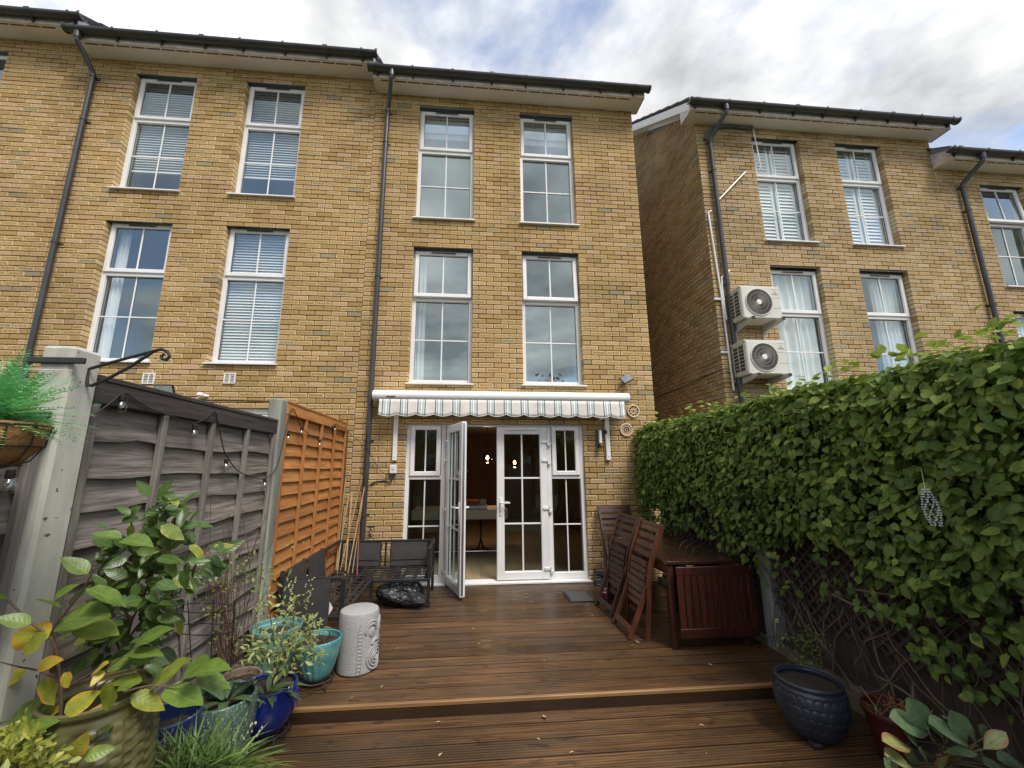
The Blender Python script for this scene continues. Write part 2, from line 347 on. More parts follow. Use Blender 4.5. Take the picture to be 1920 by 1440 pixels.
GLASS = glass_mat('window_glass', .30, (.93, .97, .97)); GLASSN = glass_mat('clear_window_glass', .12, (.97, .99, .99), 1.4); GLASSD = glass_mat('door_glass', .03, (.80, .84, .83))
INNER = M_('pale_room_wall', (.44, .50, .53), (.38, .44, .47), (1, 1, 1), .9)
BLIND = M_('white_blind', (.88, .89, .89), (.84, .85, .85), (1, 1, 1), .6)
CURT = M_('sheer_curtain', (.80, .81, .80), (.70, .71, .70), (9, 9, .6), .8)
# ------------------------------------------------------------------ ground
g = MB(); g.quad((-400, -400, -.42), (400, -400, -.42), (400, 400, -.42), (-400, 400, -.42))
GROUND = M_('garden_ground', (.075, .07, .04), (.05, .06, .025), (1.5, 1.5, 1.5), .95, .4)
tag(g.build('ground', GROUND), kind='structure')

# ------------------------------------------------------------------ brickwork
BL_, BH_, JT = .213, .0625, .0125
def brick_geo(x0, x1, z0, z1, y, dep, jit=0.0):
    c = .004; yy = y-jit
    f = [(x0+c, yy, z0+c), (x1-c, yy, z0+c), (x1-c, yy, z1-c), (x0+c, yy, z1-c),
         (x0, yy+c, z0), (x1, yy+c, z0), (x1, yy+c, z1), (x0, yy+c, z1),
         (x0, y+dep, z0), (x1, y+dep, z0), (x1, y+dep, z1), (x0, y+dep, z1)]
    fs = [(0, 1, 2, 3)]+[(i, i+4, (i+1) % 4+4, (i+1) % 4) for i in range(4)]+[(i+4, i+8, (i+1) % 4+8, (i+1) % 4+4) for i in range(4)]
    return f, fs
UVQ = [(0, 0), (1, 0), (1, 1), (0, 1)]
def brick_mesh(name, items, mat, xform=None):
    """items: (x0,x1,z0,z1,y,dep,jit,tone) -> one mesh with a tone per brick and face UVs"""
    V = []; F = []; T = []
    for it in items:
        v, f = brick_geo(*it[:7]); o = len(V); V += v; F += [tuple(i+o for i in q) for q in f]; T += [it[7]]*12
    V = np.array(V, float)
    if xform is not None: V = xform(V)
    me = bpy.data.meshes.new(name); me.from_pydata(V.tolist(), [], F); me.update()
    at = me.attributes.new('tone', 'FLOAT', 'POINT'); at.data.foreach_set('value', np.array(T, np.float32))
    uvl = me.uv_layers.new(name='UVMap'); k = len(items)
    ring = [UVQ[j % 4] for j in range(12)]
    idx = np.array([li.vertex_index for li in me.loops]) % 12
    uvl.data.foreach_set('uv', np.array(ring, np.float32)[idx].ravel())
    me.materials.append(mat); return me
_variants = {}
def brick_variant(mat):
    if mat.name not in _variants:
        out = []
        for i in range(48):
            out.append(brick_mesh('brick', [(-BL_/2, BL_/2, -BH_/2, BH_/2, 0, .014, random.uniform(0, .0035), random.random()*(1 if i % 7 else .93))], mat))
        _variants[mat.name] = out
    return random.choice(_variants[mat.name])

def brick_wall(house, x0, x1, z0, z1, y, openings, mat, mort, n_ind=300, zvis=0.0, phase=0.0, name='wall'):
    """front wall: recessed mortar sheet with real openings, bricks in stretcher bond proud of it"""
    g = MB(); xs = sorted({x0, x1, *[v for o in openings for v in o[:2]]}); zs = sorted({z0, z1, *[v for o in openings for v in o[2:4]]})
    def inside(x, z): return any(o[0] < x < o[1] and o[2] < z < o[3] for o in openings)
    ym = y+.012
    for i in range(len(xs)-1):
        for j in range(len(zs)-1):
            if not inside((xs[i]+xs[i+1])/2, (zs[j]+zs[j+1])/2):
                g.quad((xs[i], ym, zs[j]), (xs[i+1], ym, zs[j]), (xs[i+1], ym, zs[j+1]), (xs[i], ym, zs[j+1]))
    for o in openings:
        a, b, c, d = o[:4]; yb = y+.16; e = .003
        g.quad((a-e, ym, c), (a-e, yb, c), (a-e, yb, d), (a-e, ym, d)); g.quad((b+e, ym, c), (b+e, ym, d), (b+e, yb, d), (b+e, yb, c))
        g.quad((a, ym, c), (b, ym, c), (b, yb, c), (a, yb, c))
    wall = g.build(name, mort, house, fix=False)
    full = []; rest = []
    pitch = BL_+JT; course = BH_+JT; nz = int((z1-z0)/course)+1
    for r in range(nz):
        a = z0+r*course+JT/2; b = a+BH_; mid = (a+b)/2
        if a > z1: break
        b = min(b, z1)
        if b-a < .012: continue
        ivs = [(x0, x1, 0, 0)]
        for o in openings:
            if o[2] < mid < o[3]:
                nv = []
                for (p, q, ea, eb) in ivs:
                    if o[1] <= p or o[0] >= q: nv.append((p, q, ea, eb)); continue
                    if o[0] > p: nv.append((p, o[0], ea, 1))
                    if o[1] < q: nv.append((o[1], q, 1, eb))
                ivs = nv
        off = phase+(r % 2)*pitch/2+random.uniform(-.004, .004)
        for (p, q, ea, eb) in ivs:
            cuts = [p]; k = math.ceil((p-x0-off)/pitch); t = x0+off+k*pitch
            while t < q:
                if t-cuts[-1] > .055 and q-t > .05: cuts.append(t)
                t += pitch
            cuts.append(q)
            for m in range(len(cuts)-1):
                a0 = cuts[m]+(JT/2 if m else 0); a1 = cuts[m+1]-(JT/2 if m < len(cuts)-2 else 0)
                edge = (m == 0 and ea) or (m == len(cuts)-2 and eb)
                if (m == len(cuts)-2 and q >= x1-1e-6) or (m == 0 and p <= x0+1e-6): pass
                it = (a0, a1, a, b, y, .13 if edge else .014, random.uniform(0, .0035), random.random())
                if abs(a1-a0-BL_) < .002 and not edge and b-a > .06: full.append(it)
                else: rest.append(it)
    def score(it):
        u, v, w = proj(((it[0]+it[1])/2, it[4], (it[2]+it[3])/2))
        u2, v2, _ = proj((it[1], it[4], it[3])); u1, v1, _ = proj((it[0], it[4], it[2]))
        if not (5 < u < 1915 and 5 < v < 1435) or (it[2]+it[3])/2 < zvis: return -1
        return abs(u2-u1)*abs(v2-v1)
    sc = sorted(full, key=score, reverse=True)
    ind = [i for i in sc[:n_ind] if score(i) > 0]; rest += sc[len(ind):]
    o0 = ORG[house.name]
    for it in ind:
        b = bpy.data.objects.new('brick', brick_variant(mat)); COL.objects.link(b); b.parent = wall
        b.location = np.array(((it[0]+it[1])/2, it[4], (it[2]+it[3])/2))-o0
    me = brick_mesh('brickwork', rest, mat, lambda V: V-o0)
    st = link('brickwork', me, wall); st['kind'] = 'stuff'
    return wall

def side_bricks(house, parent, x, y0, y1, z0, ztop, mat):
    """wall facing -x at x, bricks joined; ztop(y) gives the gable line"""
    items = []; pitch = BL_+JT; course = BH_+JT; r = 0; z = z0
    zmax = max(ztop(y0), ztop(y1), ztop((y0+y1)/2))
    while z < zmax:
        off = (r % 2)*pitch/2; t = y0-off
        while t < y1:
            a, b = max(t, y0)+JT/2, min(t+pitch, y1)-JT/2
            if b-a > .04 and z+BH_ < min(ztop(a), ztop(b)): items.append((a, b, z+JT/2, z+JT/2+BH_, 0, .014, random.uniform(0, .004), random.random()))
            t += pitch
        z += course; r += 1
    o0 = ORG[house.name]
    def xf(V): return np.stack([x+V[:, 1], V[:, 0], V[:, 2]], 1)-o0      # local x -> world y, local y -> world x
    me = brick_mesh('brickwork', items, mat, xf); me.flip_normals()
    st = link('brickwork', me, parent); st['kind'] = 'stuff'

# ------------------------------------------------------------------ windows
def upvc_window(house, x0, x1, zb, zt, yw, dress='plain', ajar=0.0, glass=None):
    """white tilt window: fixed frame, opening top light, transom, glazing bars, sill"""
    glass = glass or GLASSN
    yf = yw+.10; w = x1-x0; h = zt-zb; fr = .058
    fw = M_frame = MB()
    ztr = zb+h*.622; bt = .038                    # transom centre
    fw.box((x0, yf, zb), (x0+fr, yf+.07, zt), .004); fw.box((x1-fr, yf, zb), (x1, yf+.07, zt), .004)
    fw.box((x0+fr-.002, yf+.001, zt-.045), (x1-fr+.002, yf+.069, zt), .004); fw.box((x0+fr-.002, yf+.001, zb), (x1-fr+.002, yf+.069, zb+fr), .004)
    fw.box((x0+fr-.002, yf+.001, ztr-bt), (x1-fr+.002, yf+.069, ztr+bt*.4), .004)
    win = fw.build('window', PVC, house)
    # top light (opens outwards at the bottom)
    s = MB(); a, b, c, d = x0+.022, x1-.022, ztr+.012, zt-.022; t = .062; yo = yf-.022
    s.box((a, yo, c), (a+t, yo+.06, d), .008); s.box((b-t, yo, c), (b, yo+.06, d), .008)
    s.box((a+t-.002, yo+.001, c), (b-t+.002, yo+.059, c+t), .008); s.box((a+t-.002, yo+.001, d-t), (b-t+.002, yo+.059, d), .008)
    sash_parts = []
    sa = s.build('casement', PVC, win); sash_parts.append(sa)
    p = MB(); p.box((a+t-.004, yo+.030, c+t-.004), (b-t+.004, yo+.044, d-t+.004)); pn = p.build('pane', glass, win); sash_parts.append(pn)
    m = MB(); xm = (a+b)/2; m.box((xm-.011, yo+.018, c+t-.003), (xm+.011, yo+.030, d-t+.003), .003); gb = m.build('glazing_bar', PVC, win); sash_parts.append(gb)
    k = MB(); k.box((a+t-.001, yo+.0295, c+t-.001), (a+t+.006, yo+.046, d-t+.001)); k.box((b-t-.006, yo+.0295, c+t-.001), (b-t+.001, yo+.046, d-t+.001)); k.box((a+t+.006, yo+.0294, d-t-.007), (b-t-.006, yo+.046, d-t+.001))
    sash_parts.append(k.build('gasket', GASK, win))
    v = MB(); v.box((xm-.20, yo-.012, d-.042), (xm+.20, yo+.002, d-.020), .004); tv = v.build('trickle_vent', PVC, win); sash_parts.append(tv)
    v = MB(); v.box((xm-.185, yo-.0150, d-.041), (xm+.185, yo-.0115, d-.023)); sash_parts.append(v.build('vent_slot', DARK, win))
    if ajar:
        o0 = ORG[house.name]; piv = Vector((0, yf+.03, zt-.02))-Vector(o0)
        for ob in sash_parts: ob.matrix_local = Matrix.Translation(piv) @ Matrix.Rotation(-ajar, 4, 'X') @ Matrix.Translation(-piv)
        q = MB(); q.box((a+.012, yf+.004, ztr+.016), (b-.012, yf+.06, ztr+.018+.055)); q.build('rebate', GASK, win)
    # fixed lower light
    ga, gb_, gc, gd = x0+fr, x1-fr, zb+fr, ztr-bt
    for (l, r_) in ((ga, xm), (xm, gb_)):
        for (lo, hi) in ((gc, (gc+gd)/2), ((gc+gd)/2, gd)):
            q = MB(); q.box((l-.003 if l == ga else l+.0005, yf+.040, lo-(.003 if lo == gc else -.0005)), (r_+(.003 if r_ == gb_ else -.0005), yf+.052, hi+(.003 if hi == gd else -.0005))); q.build('pane', glass, win)
    q = MB(); q.box((xm-.010, yf+.028, gc-.002), (xm+.010, yf+.038, gd+.002), .003); q.build('glazing_bar', PVC, win)
    zm = (gc+gd)/2; q = MB(); q.box((ga-.002, yf+.0275, zm-.010), (gb_+.002, yf+.0385, zm+.010), .003); q.build('glazing_bar', PVC, win)
    q = MB(); q.box((ga-.001, yf+.039, gc), (ga+.006, yf+.053, gd)); q.box((gb_-.006, yf+.039, gc), (gb_+.001, yf+.053, gd)); q.box((ga+.006, yf+.039, gd-.006), (gb_-.006, yf+.053, gd)); q.build('gasket', GASK, win)
    # sill
    q = MB(); q.prism([(yw-.045, zb-.030), (yw-.045, zb-.012), (yf+.02, zb+.006), (yf+.02, zb-.030)], x0-.028, x1+.028, 'x'); q.build('sill', PVC, win)
    # the room behind
    rb = MB(); d0, d1 = yf+.075, yf+1.5; e = .25
    P = lambda x, y, z: (x, y, z)
    rb.quad(P(x0-e, d1, zb-e), P(x1+e, d1, zb-e), P(x1+e, d1, zt+.15), P(x0-e, d1, zt+.15))
    rb.quad(P(x0-e, d0, zb-e), P(x0-e, d1, zb-e), P(x0-e, d1, zt+.15), P(x0-e, d0, zt+.15)); rb.quad(P(x1+e, d0, zb-e), P(x1+e, d0, zt+.15), P(x1+e, d1, zt+.15), P(x1+e, d1, zb-e))
    rb.quad(P(x0-e, d0, zb-e), P(x1+e, d0, zb-e), P(x1+e, d1, zb-e), P(x0-e, d1, zb-e)); rb.quad(P(x0-e, d0, zt+.15), P(x0-e, d1, zt+.15), P(x1+e, d1, zt+.15), P(x1+e, d0, zt+.15))
    rb.build('room_interior', INNER, house, fix=False)
    yb = yf+.09
    if dress in ('blind', 'blind_part', 'blind_top'):
        q = MB(); z = zt-.06; lo = {'blind': zb+.05, 'blind_part': zb+h*.22, 'blind_top': zb+h*.86}[dress]; st = .044
        while z > lo:
            q.quad((x0+.05, yb+.030, z), (x1-.05, yb+.030, z), (x1-.05, yb, z-st*.93), (x0+.05, yb, z-st*.93)); z -= st
        q.box((x0+.05, yb-.008, lo-.03), (x1-.05, yb+.014, lo-.008)); q.build('venetian_blind', BLIND, win, fix=False)
    if dress == 'roller':
        q = MB(); q.box((x0+.04, yb, zt-.30), (x1-.04, yb+.004, zt-.03)); q.box((x0+.04, yb-.006, zt-.325), (x1-.04, yb+.010, zt-.30)); q.build('roller_blind', BLIND, win)
        q = MB(); q.box((x0+.04, yb+.03, zt-.42), (x1-.04, yb+.034, zt-.03)); q.build('roller_blind', CURT, win)
    if dress == 'shutter':
        for (l, r_) in ((x0+.05, xm-.02), (xm+.02, x1-.05)):
            q = MB(); q.box((l, yb, zb+.03), (l+.05, yb+.03, zt-.04)); q.box((r_-.05, yb, zb+.03), (r_, yb+.03, zt-.04)); q.box((l+.05, yb+.001, ztr-.05), (r_-.05, yb+.029, ztr+.05))
            z = zb+.06
            while z < zt-.1:
                q.quad((l+.05, yb+.002, z), (r_-.05, yb+.002, z), (r_-.05, yb+.028, z+.068), (l+.05, yb+.028, z+.068)); z += .066
            q.build('shutter', BLIND, win, fix=False)
    if dress in ('curtain', 'curtain_r'):
        xs0 = x0+.03 if dress == 'curtain' else x0+w*.42
        q = MB(); n = 60; fs = []
        for i in range(n+1):
            t = i/n; x = xs0+(x1-.03-xs0)*t; y = yb+.03+.028*math.sin(t*38+.8*math.sin(t*9))
            q.v += [(x, y, zb-.1), (x, y, zt)]
        q.f = [(2*i, 2*i+2, 2*i+3, 2*i+1) for i in range(n)]
        q.build('curtain', CURT, win, smooth='all', fix=False)
    if dress == 'curtain_l' or dress == 'clear':
        q = MB(); n = 16
        for i in range(n+1):
            t = i/n; x = x0+.05+.14*t; y = yb+.03+.02*math.sin(t*14)
            q.v += [(x, y, zb-.1), (x, y, zt)]
        q.f = [(2*i, 2*i+2, 2*i+3, 2*i+1) for i in range(n)]
        q.build('curtain', CURT, win, smooth='all', fix=False)
    return win

# ------------------------------------------------------------------ eaves, roof, pipes
def eaves(house, x0, x1, zs, yw, gx0, gx1, left_end=True, right_end=True, verge_left=False, roof=True):
    ov = .27; yf = yw-ov; fh = .15
    q = MB(); q.box((x0, yf+.002, zs), (x1, yw+.05, zs+.012)); so = q.build('soffit', PVCS, house)
    q = MB(); n = max(1, int((x1-x0-.2)/.215)); 
    for i in range(n):
        a = x0+.1+i*.215; q.box((a, yf+.028, zs-.0025), (a+.19, yf+.050, zs+.004))
    q.build('soffit_vent', M_('vent_strip', (.16, .11, .085), (.10, .075, .06), (20, 20, 20), .8), so)
    q = MB(); q.box((x0, yf-.018, zs-.012), (x1, yf, zs+fh), .003); fa = q.build('fascia', FASC, house)
    # half-round gutter
    yc = yf-.018-.066; zc = zs+.105; r = .062
    gq = MB(); pts = []; n = 14
    for i in range(n+1):
        a = math.pi+math.pi*i/n; pts.append((yc+r*math.cos(a), zc+r*math.sin(a)))
    inner = [(yc+(p[0]-yc)*.93, zc+(p[1]-zc)*.93) for p in pts][::-1]
    gq.prism(pts+inner, gx0, gx1, 'x'); gt = gq.build('gutter', GUT, house, smooth=True)
    def ring(x, w, rr):
        k = MB(); pp = []; 
        for i in range(n+1):
            a = math.pi-.25+(math.pi+.5)*i/n; pp.append((yc+rr*math.cos(a), zc+rr*math.sin(a)))
        ii = [(yc+(p[0]-yc)*.9, zc+(p[1]-zc)*.9) for p in pp][::-1]; k.prism(pp+ii, x-w/2, x+w/2, 'x'); return k
    x = gx0+.12; i = 0
    while x < gx1-.05:
        ring(x, .03 if i % 3 else .07, r+.006).build('gutter_bracket' if i % 3 else 'gutter_union', GUT, gt, smooth=True)
        b = MB(); b.prism([(yf-.019, zs+.075), (yf-.019, zs-.002), (yf-.03, zs-.002), (yc+.01, zc-r+.004), (yc+.04, zc-r+.03)], x-.014, x+.014, 'x'); b.build('bracket_arm', GUT, gt)
        x += .62 if i % 3 else .55; i += 1
    for xe, on in ((gx0, left_end), (gx1, right_end)):
        if on:
            k = ring(xe, .035, r+.008); k.prism([(yc+(r+.004)*math.cos(math.pi+math.pi*i/12), zc+(r+.004)*math.sin(math.pi+math.pi*i/12)) for i in range(13)], xe-.004, xe+.004, 'x'); k.build('gutter_end_cap', GUT, gt, smooth=True)
    # boxed ends
    for xe, sg in ((x0, -1), (x1, 1)):
        k = MB(); k.prism([(yf-.018, zs-.014), (yw+.03, zs-.014), (yw+.03, zs+.30), (yf-.018, zs+.155)], xe-.012 if sg < 0 else xe, xe if sg < 0 else xe+.012, 'x'); k.build('boxed_end', FASC, house)
    if roof:
        tanp = math.tan(R(37)); rf = MB(); ncs = 20; stp = .30
        ya, za = yf-.05, zs+.165
        for i in range(ncs):
            y0_, z0_ = ya+i*stp, za+i*stp*tanp
            rf.add([(x0-.05, y0_, z0_), (x1+.05, y0_, z0_), (x1+.05, y0_+stp+.04, z0_+(stp+.04)*tanp), (x0-.05, y0_+stp+.04, z0_+(stp+.04)*tanp),
                    (x0-.05, y0_, z0_+.035), (x1+.05, y0_, z0_+.035), (x1+.05, y0_+stp+.04, z0_+(stp+.04)*tanp+.012), (x0-.05, y0_+stp+.04, z0_+(stp+.04)*tanp+.012)],
                   [(0, 3, 2, 1), (4, 5, 6, 7), (0, 1, 5, 4), (2, 3, 7, 6), (1, 2, 6, 5), (3, 0, 4, 7)])
        rfo = rf.build('roof', TILE, house)
    return yf, zs, gt

def downpipe(house, x, zs, yw, zbot, xtop=None, brackets=(6.3, 4.4, 2.6), r=.034):
    """outlet on the gutter, swan neck back to the wall, straight pipe with clips"""
    ov = .27; yc = yw-ov-.084; zc = zs+.105-.062; xt = x if xtop is None else xtop; yp = yw-.062
    pts = [(xt, yc, zc+.02), (xt, yc, zc-.10), (xt+(x-xt)*.15, yc+.015, zc-.14), (x+(xt-x)*.15, yp-.015, zc-.37), (x, yp, zc-.42), (x, yp, zc-.6), (x, yp, zbot)]
    q = MB(); q.tube(pts, r, 14); dp = q.build('downpipe', GUT, house, smooth=True)
    q = MB(); q.tube([(xt, yc, zc+.01), (xt, yc, zc-.09)], r+.008, 14); q.build('gutter_outlet', GUT, dp, smooth=True)
    for z in (zc-.44,)+tuple(brackets):
        q = MB(); q.tube([(x, yp, z-.018), (x, yp, z+.018)], r+.007, 14); q.box((x-.012, yp, z-.012), (x+.012, yw+.012, z+.012)); q.box((x-.055, yw-.008, z-.012), (x+.06, yw+.005, z+.012)); q.build('pipe_clip', GUT, dp, smooth=True)
    return dp

OPW = .905
def openings(xs, ztops, h): return [(x, x+OPW, zt-hh, zt) for x in xs for zt, hh in zip(ztops, h)]

# middle house
HM = thing('brick_house', 'buff brick terraced house with striped awning and open white garden doors', 'house', (.6, 0, 0), 'terraced brick houses')
mid_open = openings((-.857, .797), (7.332, 4.794), (2.035, 2.10))
DO = (-.85, 1.655, 0.0, 2.13)
brick_wall(HM, -1.555, 2.745, -.30, 7.54, 0, mid_open+[DO], BR, MORT, 300, .3)
for i, o in enumerate(mid_open): upvc_window(HM, *o[:4], 0, 'roller' if i in (0, 2) else ('clear' if i == 1 else 'plain'), .045 if i in (1, 3) else 0, GLASS)
eaves(HM, -1.545, 2.84, 7.515, 0, -1.60, 2.90)
downpipe(HM, -1.345, 7.515, 0, 0.02, -1.25, (6.55, 4.27, 1.86, .9))
q = MB(); q.quad((2.745, .009, -.3), (2.745, 8, -.3), (2.745, 8, 7.8), (2.745, .009, 7.54)); q.build('side_wall', BR, HM, fix=False)

# house on the left
HL = thing('brick_house', 'buff brick terraced house behind the lapped fence, blinds in its tall windows', 'house', (-3.7, 0, 0), 'terraced brick houses')
lop = openings((-5.226, -3.585), (7.571, 5.033), (2.035, 2.10)); ldoor = (-3.36, -2.55, 0, 2.315)
brick_wall(HL, -5.90, -1.565, -.10, 7.79, 0, lop+[ldoor], BR, MORT, 300, 2.2, .08)
for i, o in enumerate(lop): upvc_window(HL, *o[:4], 0, ('blind_part', 'clear', 'blind_part', 'blind')[i])
eaves(HL, -5.90, -1.575, 7.765, 0, -5.97, -1.50)
downpipe(HL, -5.76, 7.765, 0, .3, -5.80, (6.6, 4.6, 2.9))
q = MB(); a, b, c, d = ldoor; q.box((a, .05, d-.09), (b, .12, d), .004); q.box((a, .05, c), (a+.07, .12, d-.09), .004); q.box((b-.07, .05, c), (b, .12, d-.09), .004)
df = q.build('back_door', PVC, HL); q = MB(); q.box((a+.07, .08, c), (b-.07, .10, d-.09)); q.build('pane', GLASSD, df)

# house further left
HF = thing('brick_house', 'brick house at the high end of the terrace, past the dark downpipe', 'house', (-8, 0, 0), 'terraced brick houses')
fop = [(-7.98, -7.075, 5.76, 7.80)]
brick_wall(HF, -10.2, -5.91, .2, 8.03, 0, fop, BR, MORT, 120, 2.0, .03)
upvc_window(HF, *fop[0], 0, 'plain')
eaves(HF, -10.2, -5.92, 8.0, 0, -10.2, -5.80)

# house on the right, across the alley
YR = .10
HR = thing('brick_house', 'detached-end brick house beyond the alley with two air conditioning units', 'house', (6.2, YR, 0), 'terraced brick houses')
XR0, XR1 = 3.955, 8.52
rop = openings((4.985, 6.60), (7.30, 4.775), (2.035, 2.10))
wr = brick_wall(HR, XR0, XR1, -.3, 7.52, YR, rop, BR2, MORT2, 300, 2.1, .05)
for i, o in enumerate(rop): upvc_window(HR, *o[:4], YR, ('shutter', 'curtain', 'shutter', 'curtain_r')[i])
eaves(HR, 3.72, 8.60, 7.47, YR, 3.66, 8.66)
downpipe(HR, 4.15, 7.47, YR, 0, 4.30, (6.5, 4.4, 2.75), .036)
tp = math.tan(R(37)); gz = lambda y: 7.50+(max(0, min(y, 9.2-y))-YR+.3)*tp
q = MB(); q.quad((XR0+.009, YR, -.3), (XR0+.009, 9, -.3), (XR0+.009, 9, 7.5), (XR0+.009, 4.6, gz(4.6)), (XR0+.009, YR, 7.52)); sw = q.build('side_wall', MORT2, HR, fix=False)
side_bricks(HR, sw, XR0, YR+.0, 7.5, -.3, gz, BR2)
q = MB(); yb0 = YR-.27
q.add([(3.70, yb0, 7.47), (3.70, yb0, 7.63), (3.70, 5, 7.63+(5-yb0)*tp), (3.70, 5, 7.45+(5-yb0)*tp), (3.73, yb0, 7.47), (3.73, yb0, 7.63), (3.73, 5, 7.63+(5-yb0)*tp), (3.73, 5, 7.45+(5-yb0)*tp)],
      [(0, 1, 2, 3), (4, 7, 6, 5), (0, 3, 7, 4), (1, 5, 6, 2), (0, 4, 5, 1), (3, 2, 6, 7)]); q.build('barge_board', PVC, HR)
q = MB(); q.add([(3.73, YR-.02, 7.46+(.25)*tp), (XR0+.01, YR-.02, 7.46+.25*tp), (XR0+.01, 5, 7.45+(5-yb0)*tp), (3.73, 5, 7.45+(5-yb0)*tp)], [(0, 1, 2, 3)]); q.build('verge_soffit', PVCS, HR, fix=False)
# house further right
HQ = thing('brick_house', 'lower brick house at the right end of the row, past the second downpipe', 'house', (10.5, YR, 0), 'terraced brick houses')
qop = openings((9.36, 11.0), (6.63, 4.12), (2.035, 2.10))
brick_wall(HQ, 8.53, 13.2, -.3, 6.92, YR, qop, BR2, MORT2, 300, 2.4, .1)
for i, o in enumerate(qop): upvc_window(HQ, *o[:4], YR, 'plain' if i != 1 else 'shutter', .06 if i == 0 else 0)
eaves(HQ, 8.50, 13.2, 6.87, YR, 8.40, 13.2)
downpipe(HQ, 8.90, 6.87, YR, .3, 9.0, (6.0, 4.2, 2.9), .036)

# ------------------------------------------------------------------ garden doors of the middle house
DX0, DX1, DZ1 = -.85, 1.655, 2.13; YD = .045
q = MB(); F = .055
q.box((DX0, YD, .03), (DX0+F, YD+.07, DZ1), .004); q.box((DX1-F, YD, .03), (DX1, YD+.07, DZ1), .004)
q.box((DX0+F-.002, YD+.001, DZ1-.055), (DX1-F+.002, YD+.069, DZ1), .004)
for x in (-.365, 1.125): q.box((x, YD+.0015, .03), (x+.06, YD+.0685, DZ1-.05), .004)
for a, b in ((DX0+F, -.365), (1.185, DX1-F)):
    q.box((a-.002, YD+.001, .03), (b+.002, YD+.069, .115), .004); q.box((a-.002, YD+.001, 1.345), (b+.002, YD+.069, 1.40), .004)
frame = q.build('door_frame', PVC, HM)
q = MB(); q.prism([(YD-.085, .005), (YD-.085, .022), (YD+.08, .034), (YD+.08, .005)], DX0-.02, DX1+.03, 'x'); q.build('threshold', PVC, frame)
def cas(a, b, c, d, yo, name, parent, t=.058):
    s = MB(); s.box((a, yo, c), (a+t, yo+.06, d), .008); s.box((b-t, yo, c), (b, yo+.06, d), .008)
    s.box((a+t-.002, yo+.001, c), (b-t+.002, yo+.059, c+t), .008); s.box((a+t-.002, yo+.001, d-t), (b-t+.002, yo+.059, d), .008)
    return s.build(name, PVC, parent)
def panes(parent, x0, x1, z0, z1, y, nx, nz, mat, bw=.011):
    out = []
    for i in range(nx):
        for j in range(nz):
            q = MB(); q.box((x0+(x1-x0)*i/nx+.0006, y, z0+(z1-z0)*j/nz+.0006), (x0+(x1-x0)*(i+1)/nx-.0006, y+.012, z0+(z1-z0)*(j+1)/nz-.0006)); out.append(q.build('pane', mat, parent))
    for i in range(1, nx):
        x = x0+(x1-x0)*i/nx; q = MB(); q.box((x-bw, y-.012, z0-.002), (x+bw, y-.0015, z1+.002), .003); out.append(q.build('glazing_bar', PVC, parent))
    for j in range(1, nz):
        z = z0+(z1-z0)*j/nz; q = MB(); q.box((x0-.002, y-.0125, z-bw), (x1+.002, y-.001, z+bw), .003); out.append(q.build('glazing_bar', PVC, parent))
    q = MB(); q.box((x0-.001, y-.002, z0), (x0+.006, y+.013, z1)); q.box((x1-.006, y-.002, z0), (x1+.001, y+.013, z1)); q.box((x0+.006, y-.002, z1-.006), (x1-.006, y+.013, z1)); out.append(q.build('gasket', GASK, parent))
    return out
for (a, b, gx0, gx1) in ((-.80, -.365, -.775, -.435), (1.185, 1.60, 1.235, 1.57)):
    w = cas(a+.008, b-.008, 1.392, 2.083, YD-.022, 'side_window', HM, .062)
    panes(w, a+.07, b-.07, 1.454, 2.021, YD+.01, 2, 1, GLASSD, .009)
    s = MB(); s.box((a, YD+.046, .11), (b, YD+.0465, .1105)); sl = s.build('side_light', PVC, HM)
    panes(sl, a+.015, b-.015, .115, 1.345, YD+.035, 2, 2, GLASSD, .009)
def door_leaf(x0, x1, z0, z1, name, handle_left):
    yo = YD-.024; t = .105; s = MB()
    s.box((x0, yo, z0), (x0+t, yo+.065, z1), .008); s.box((x1-t, yo, z0), (x1, yo+.065, z1), .008)
    s.box((x0+t-.002, yo+.001, z0), (x1-t+.002, yo+.064, z0+t), .008); s.box((x0+t-.002, yo+.001, z1-t), (x1-t+.002, yo+.064, z1), .008)
    d = s.build(name, PVC, HM)
    panes(d, x0+t, x1-t, z0+t, z1-t, yo+.032, 2, 3, GLASSD, .011)
    xh = x0+.052 if handle_left else x1-.052
    for sd in (-1, 1):
        yy = yo-.006 if sd < 0 else yo+.071; h = MB(); h.box((xh-.016, yy-.007, .86), (xh+.016, yy+.007, 1.10), .005)
        h.tube([(xh, yy, 1.03), (xh, yy+sd*.045, 1.03), (xh+(.03 if handle_left else -.03), yy+sd*.052, 1.03), (xh+(.125 if handle_left else -.125), yy+sd*.052, 1.03)], .010, 8)
        h.build('handle', PVC, d, smooth=True)
        k = MB(); k.box((xh-.005, yy-.0085 if sd < 0 else yy+.006, .905), (xh+.005, yy-.006 if sd < 0 else yy+.0085, .935)); k.build('keyhole', DARK, d)
    xg = x1 if handle_left else x0
    for z in (.17, .95, 1.60, 1.86):
        h = MB(); sg = 1 if handle_left else -1; h.box((xg-sg*.075, yo-.016, z-.018), (xg+sg*.006, yo+.002, z+.018), .004); h.tube([(xg+sg*.018, yo-.01, z-.055), (xg+sg*.018, yo-.01, z+.03)], .013, 10); h.box((xg+sg*.01, yo-.016, z-.05), (xg+sg*.055, yo+.012, z-.02), .004); h.build('hinge', PVC, d, smooth=True)
    if handle_left:
        v = MB(); v.box((x0+.15, yo-.014, z1-.05), (x1-.13, yo+.002, z1-.03), .004); v.build('trickle_vent', PVC, d)
    else:
        v = MB(); v.box((x1-.001, yo+.012, z0+.02), (x1+.003, yo+.04, z1-.02)); v.build('lock_strip', M_('steel_strip', (.45, .45, .46), rough=.35, metal=.9), d)
    return d
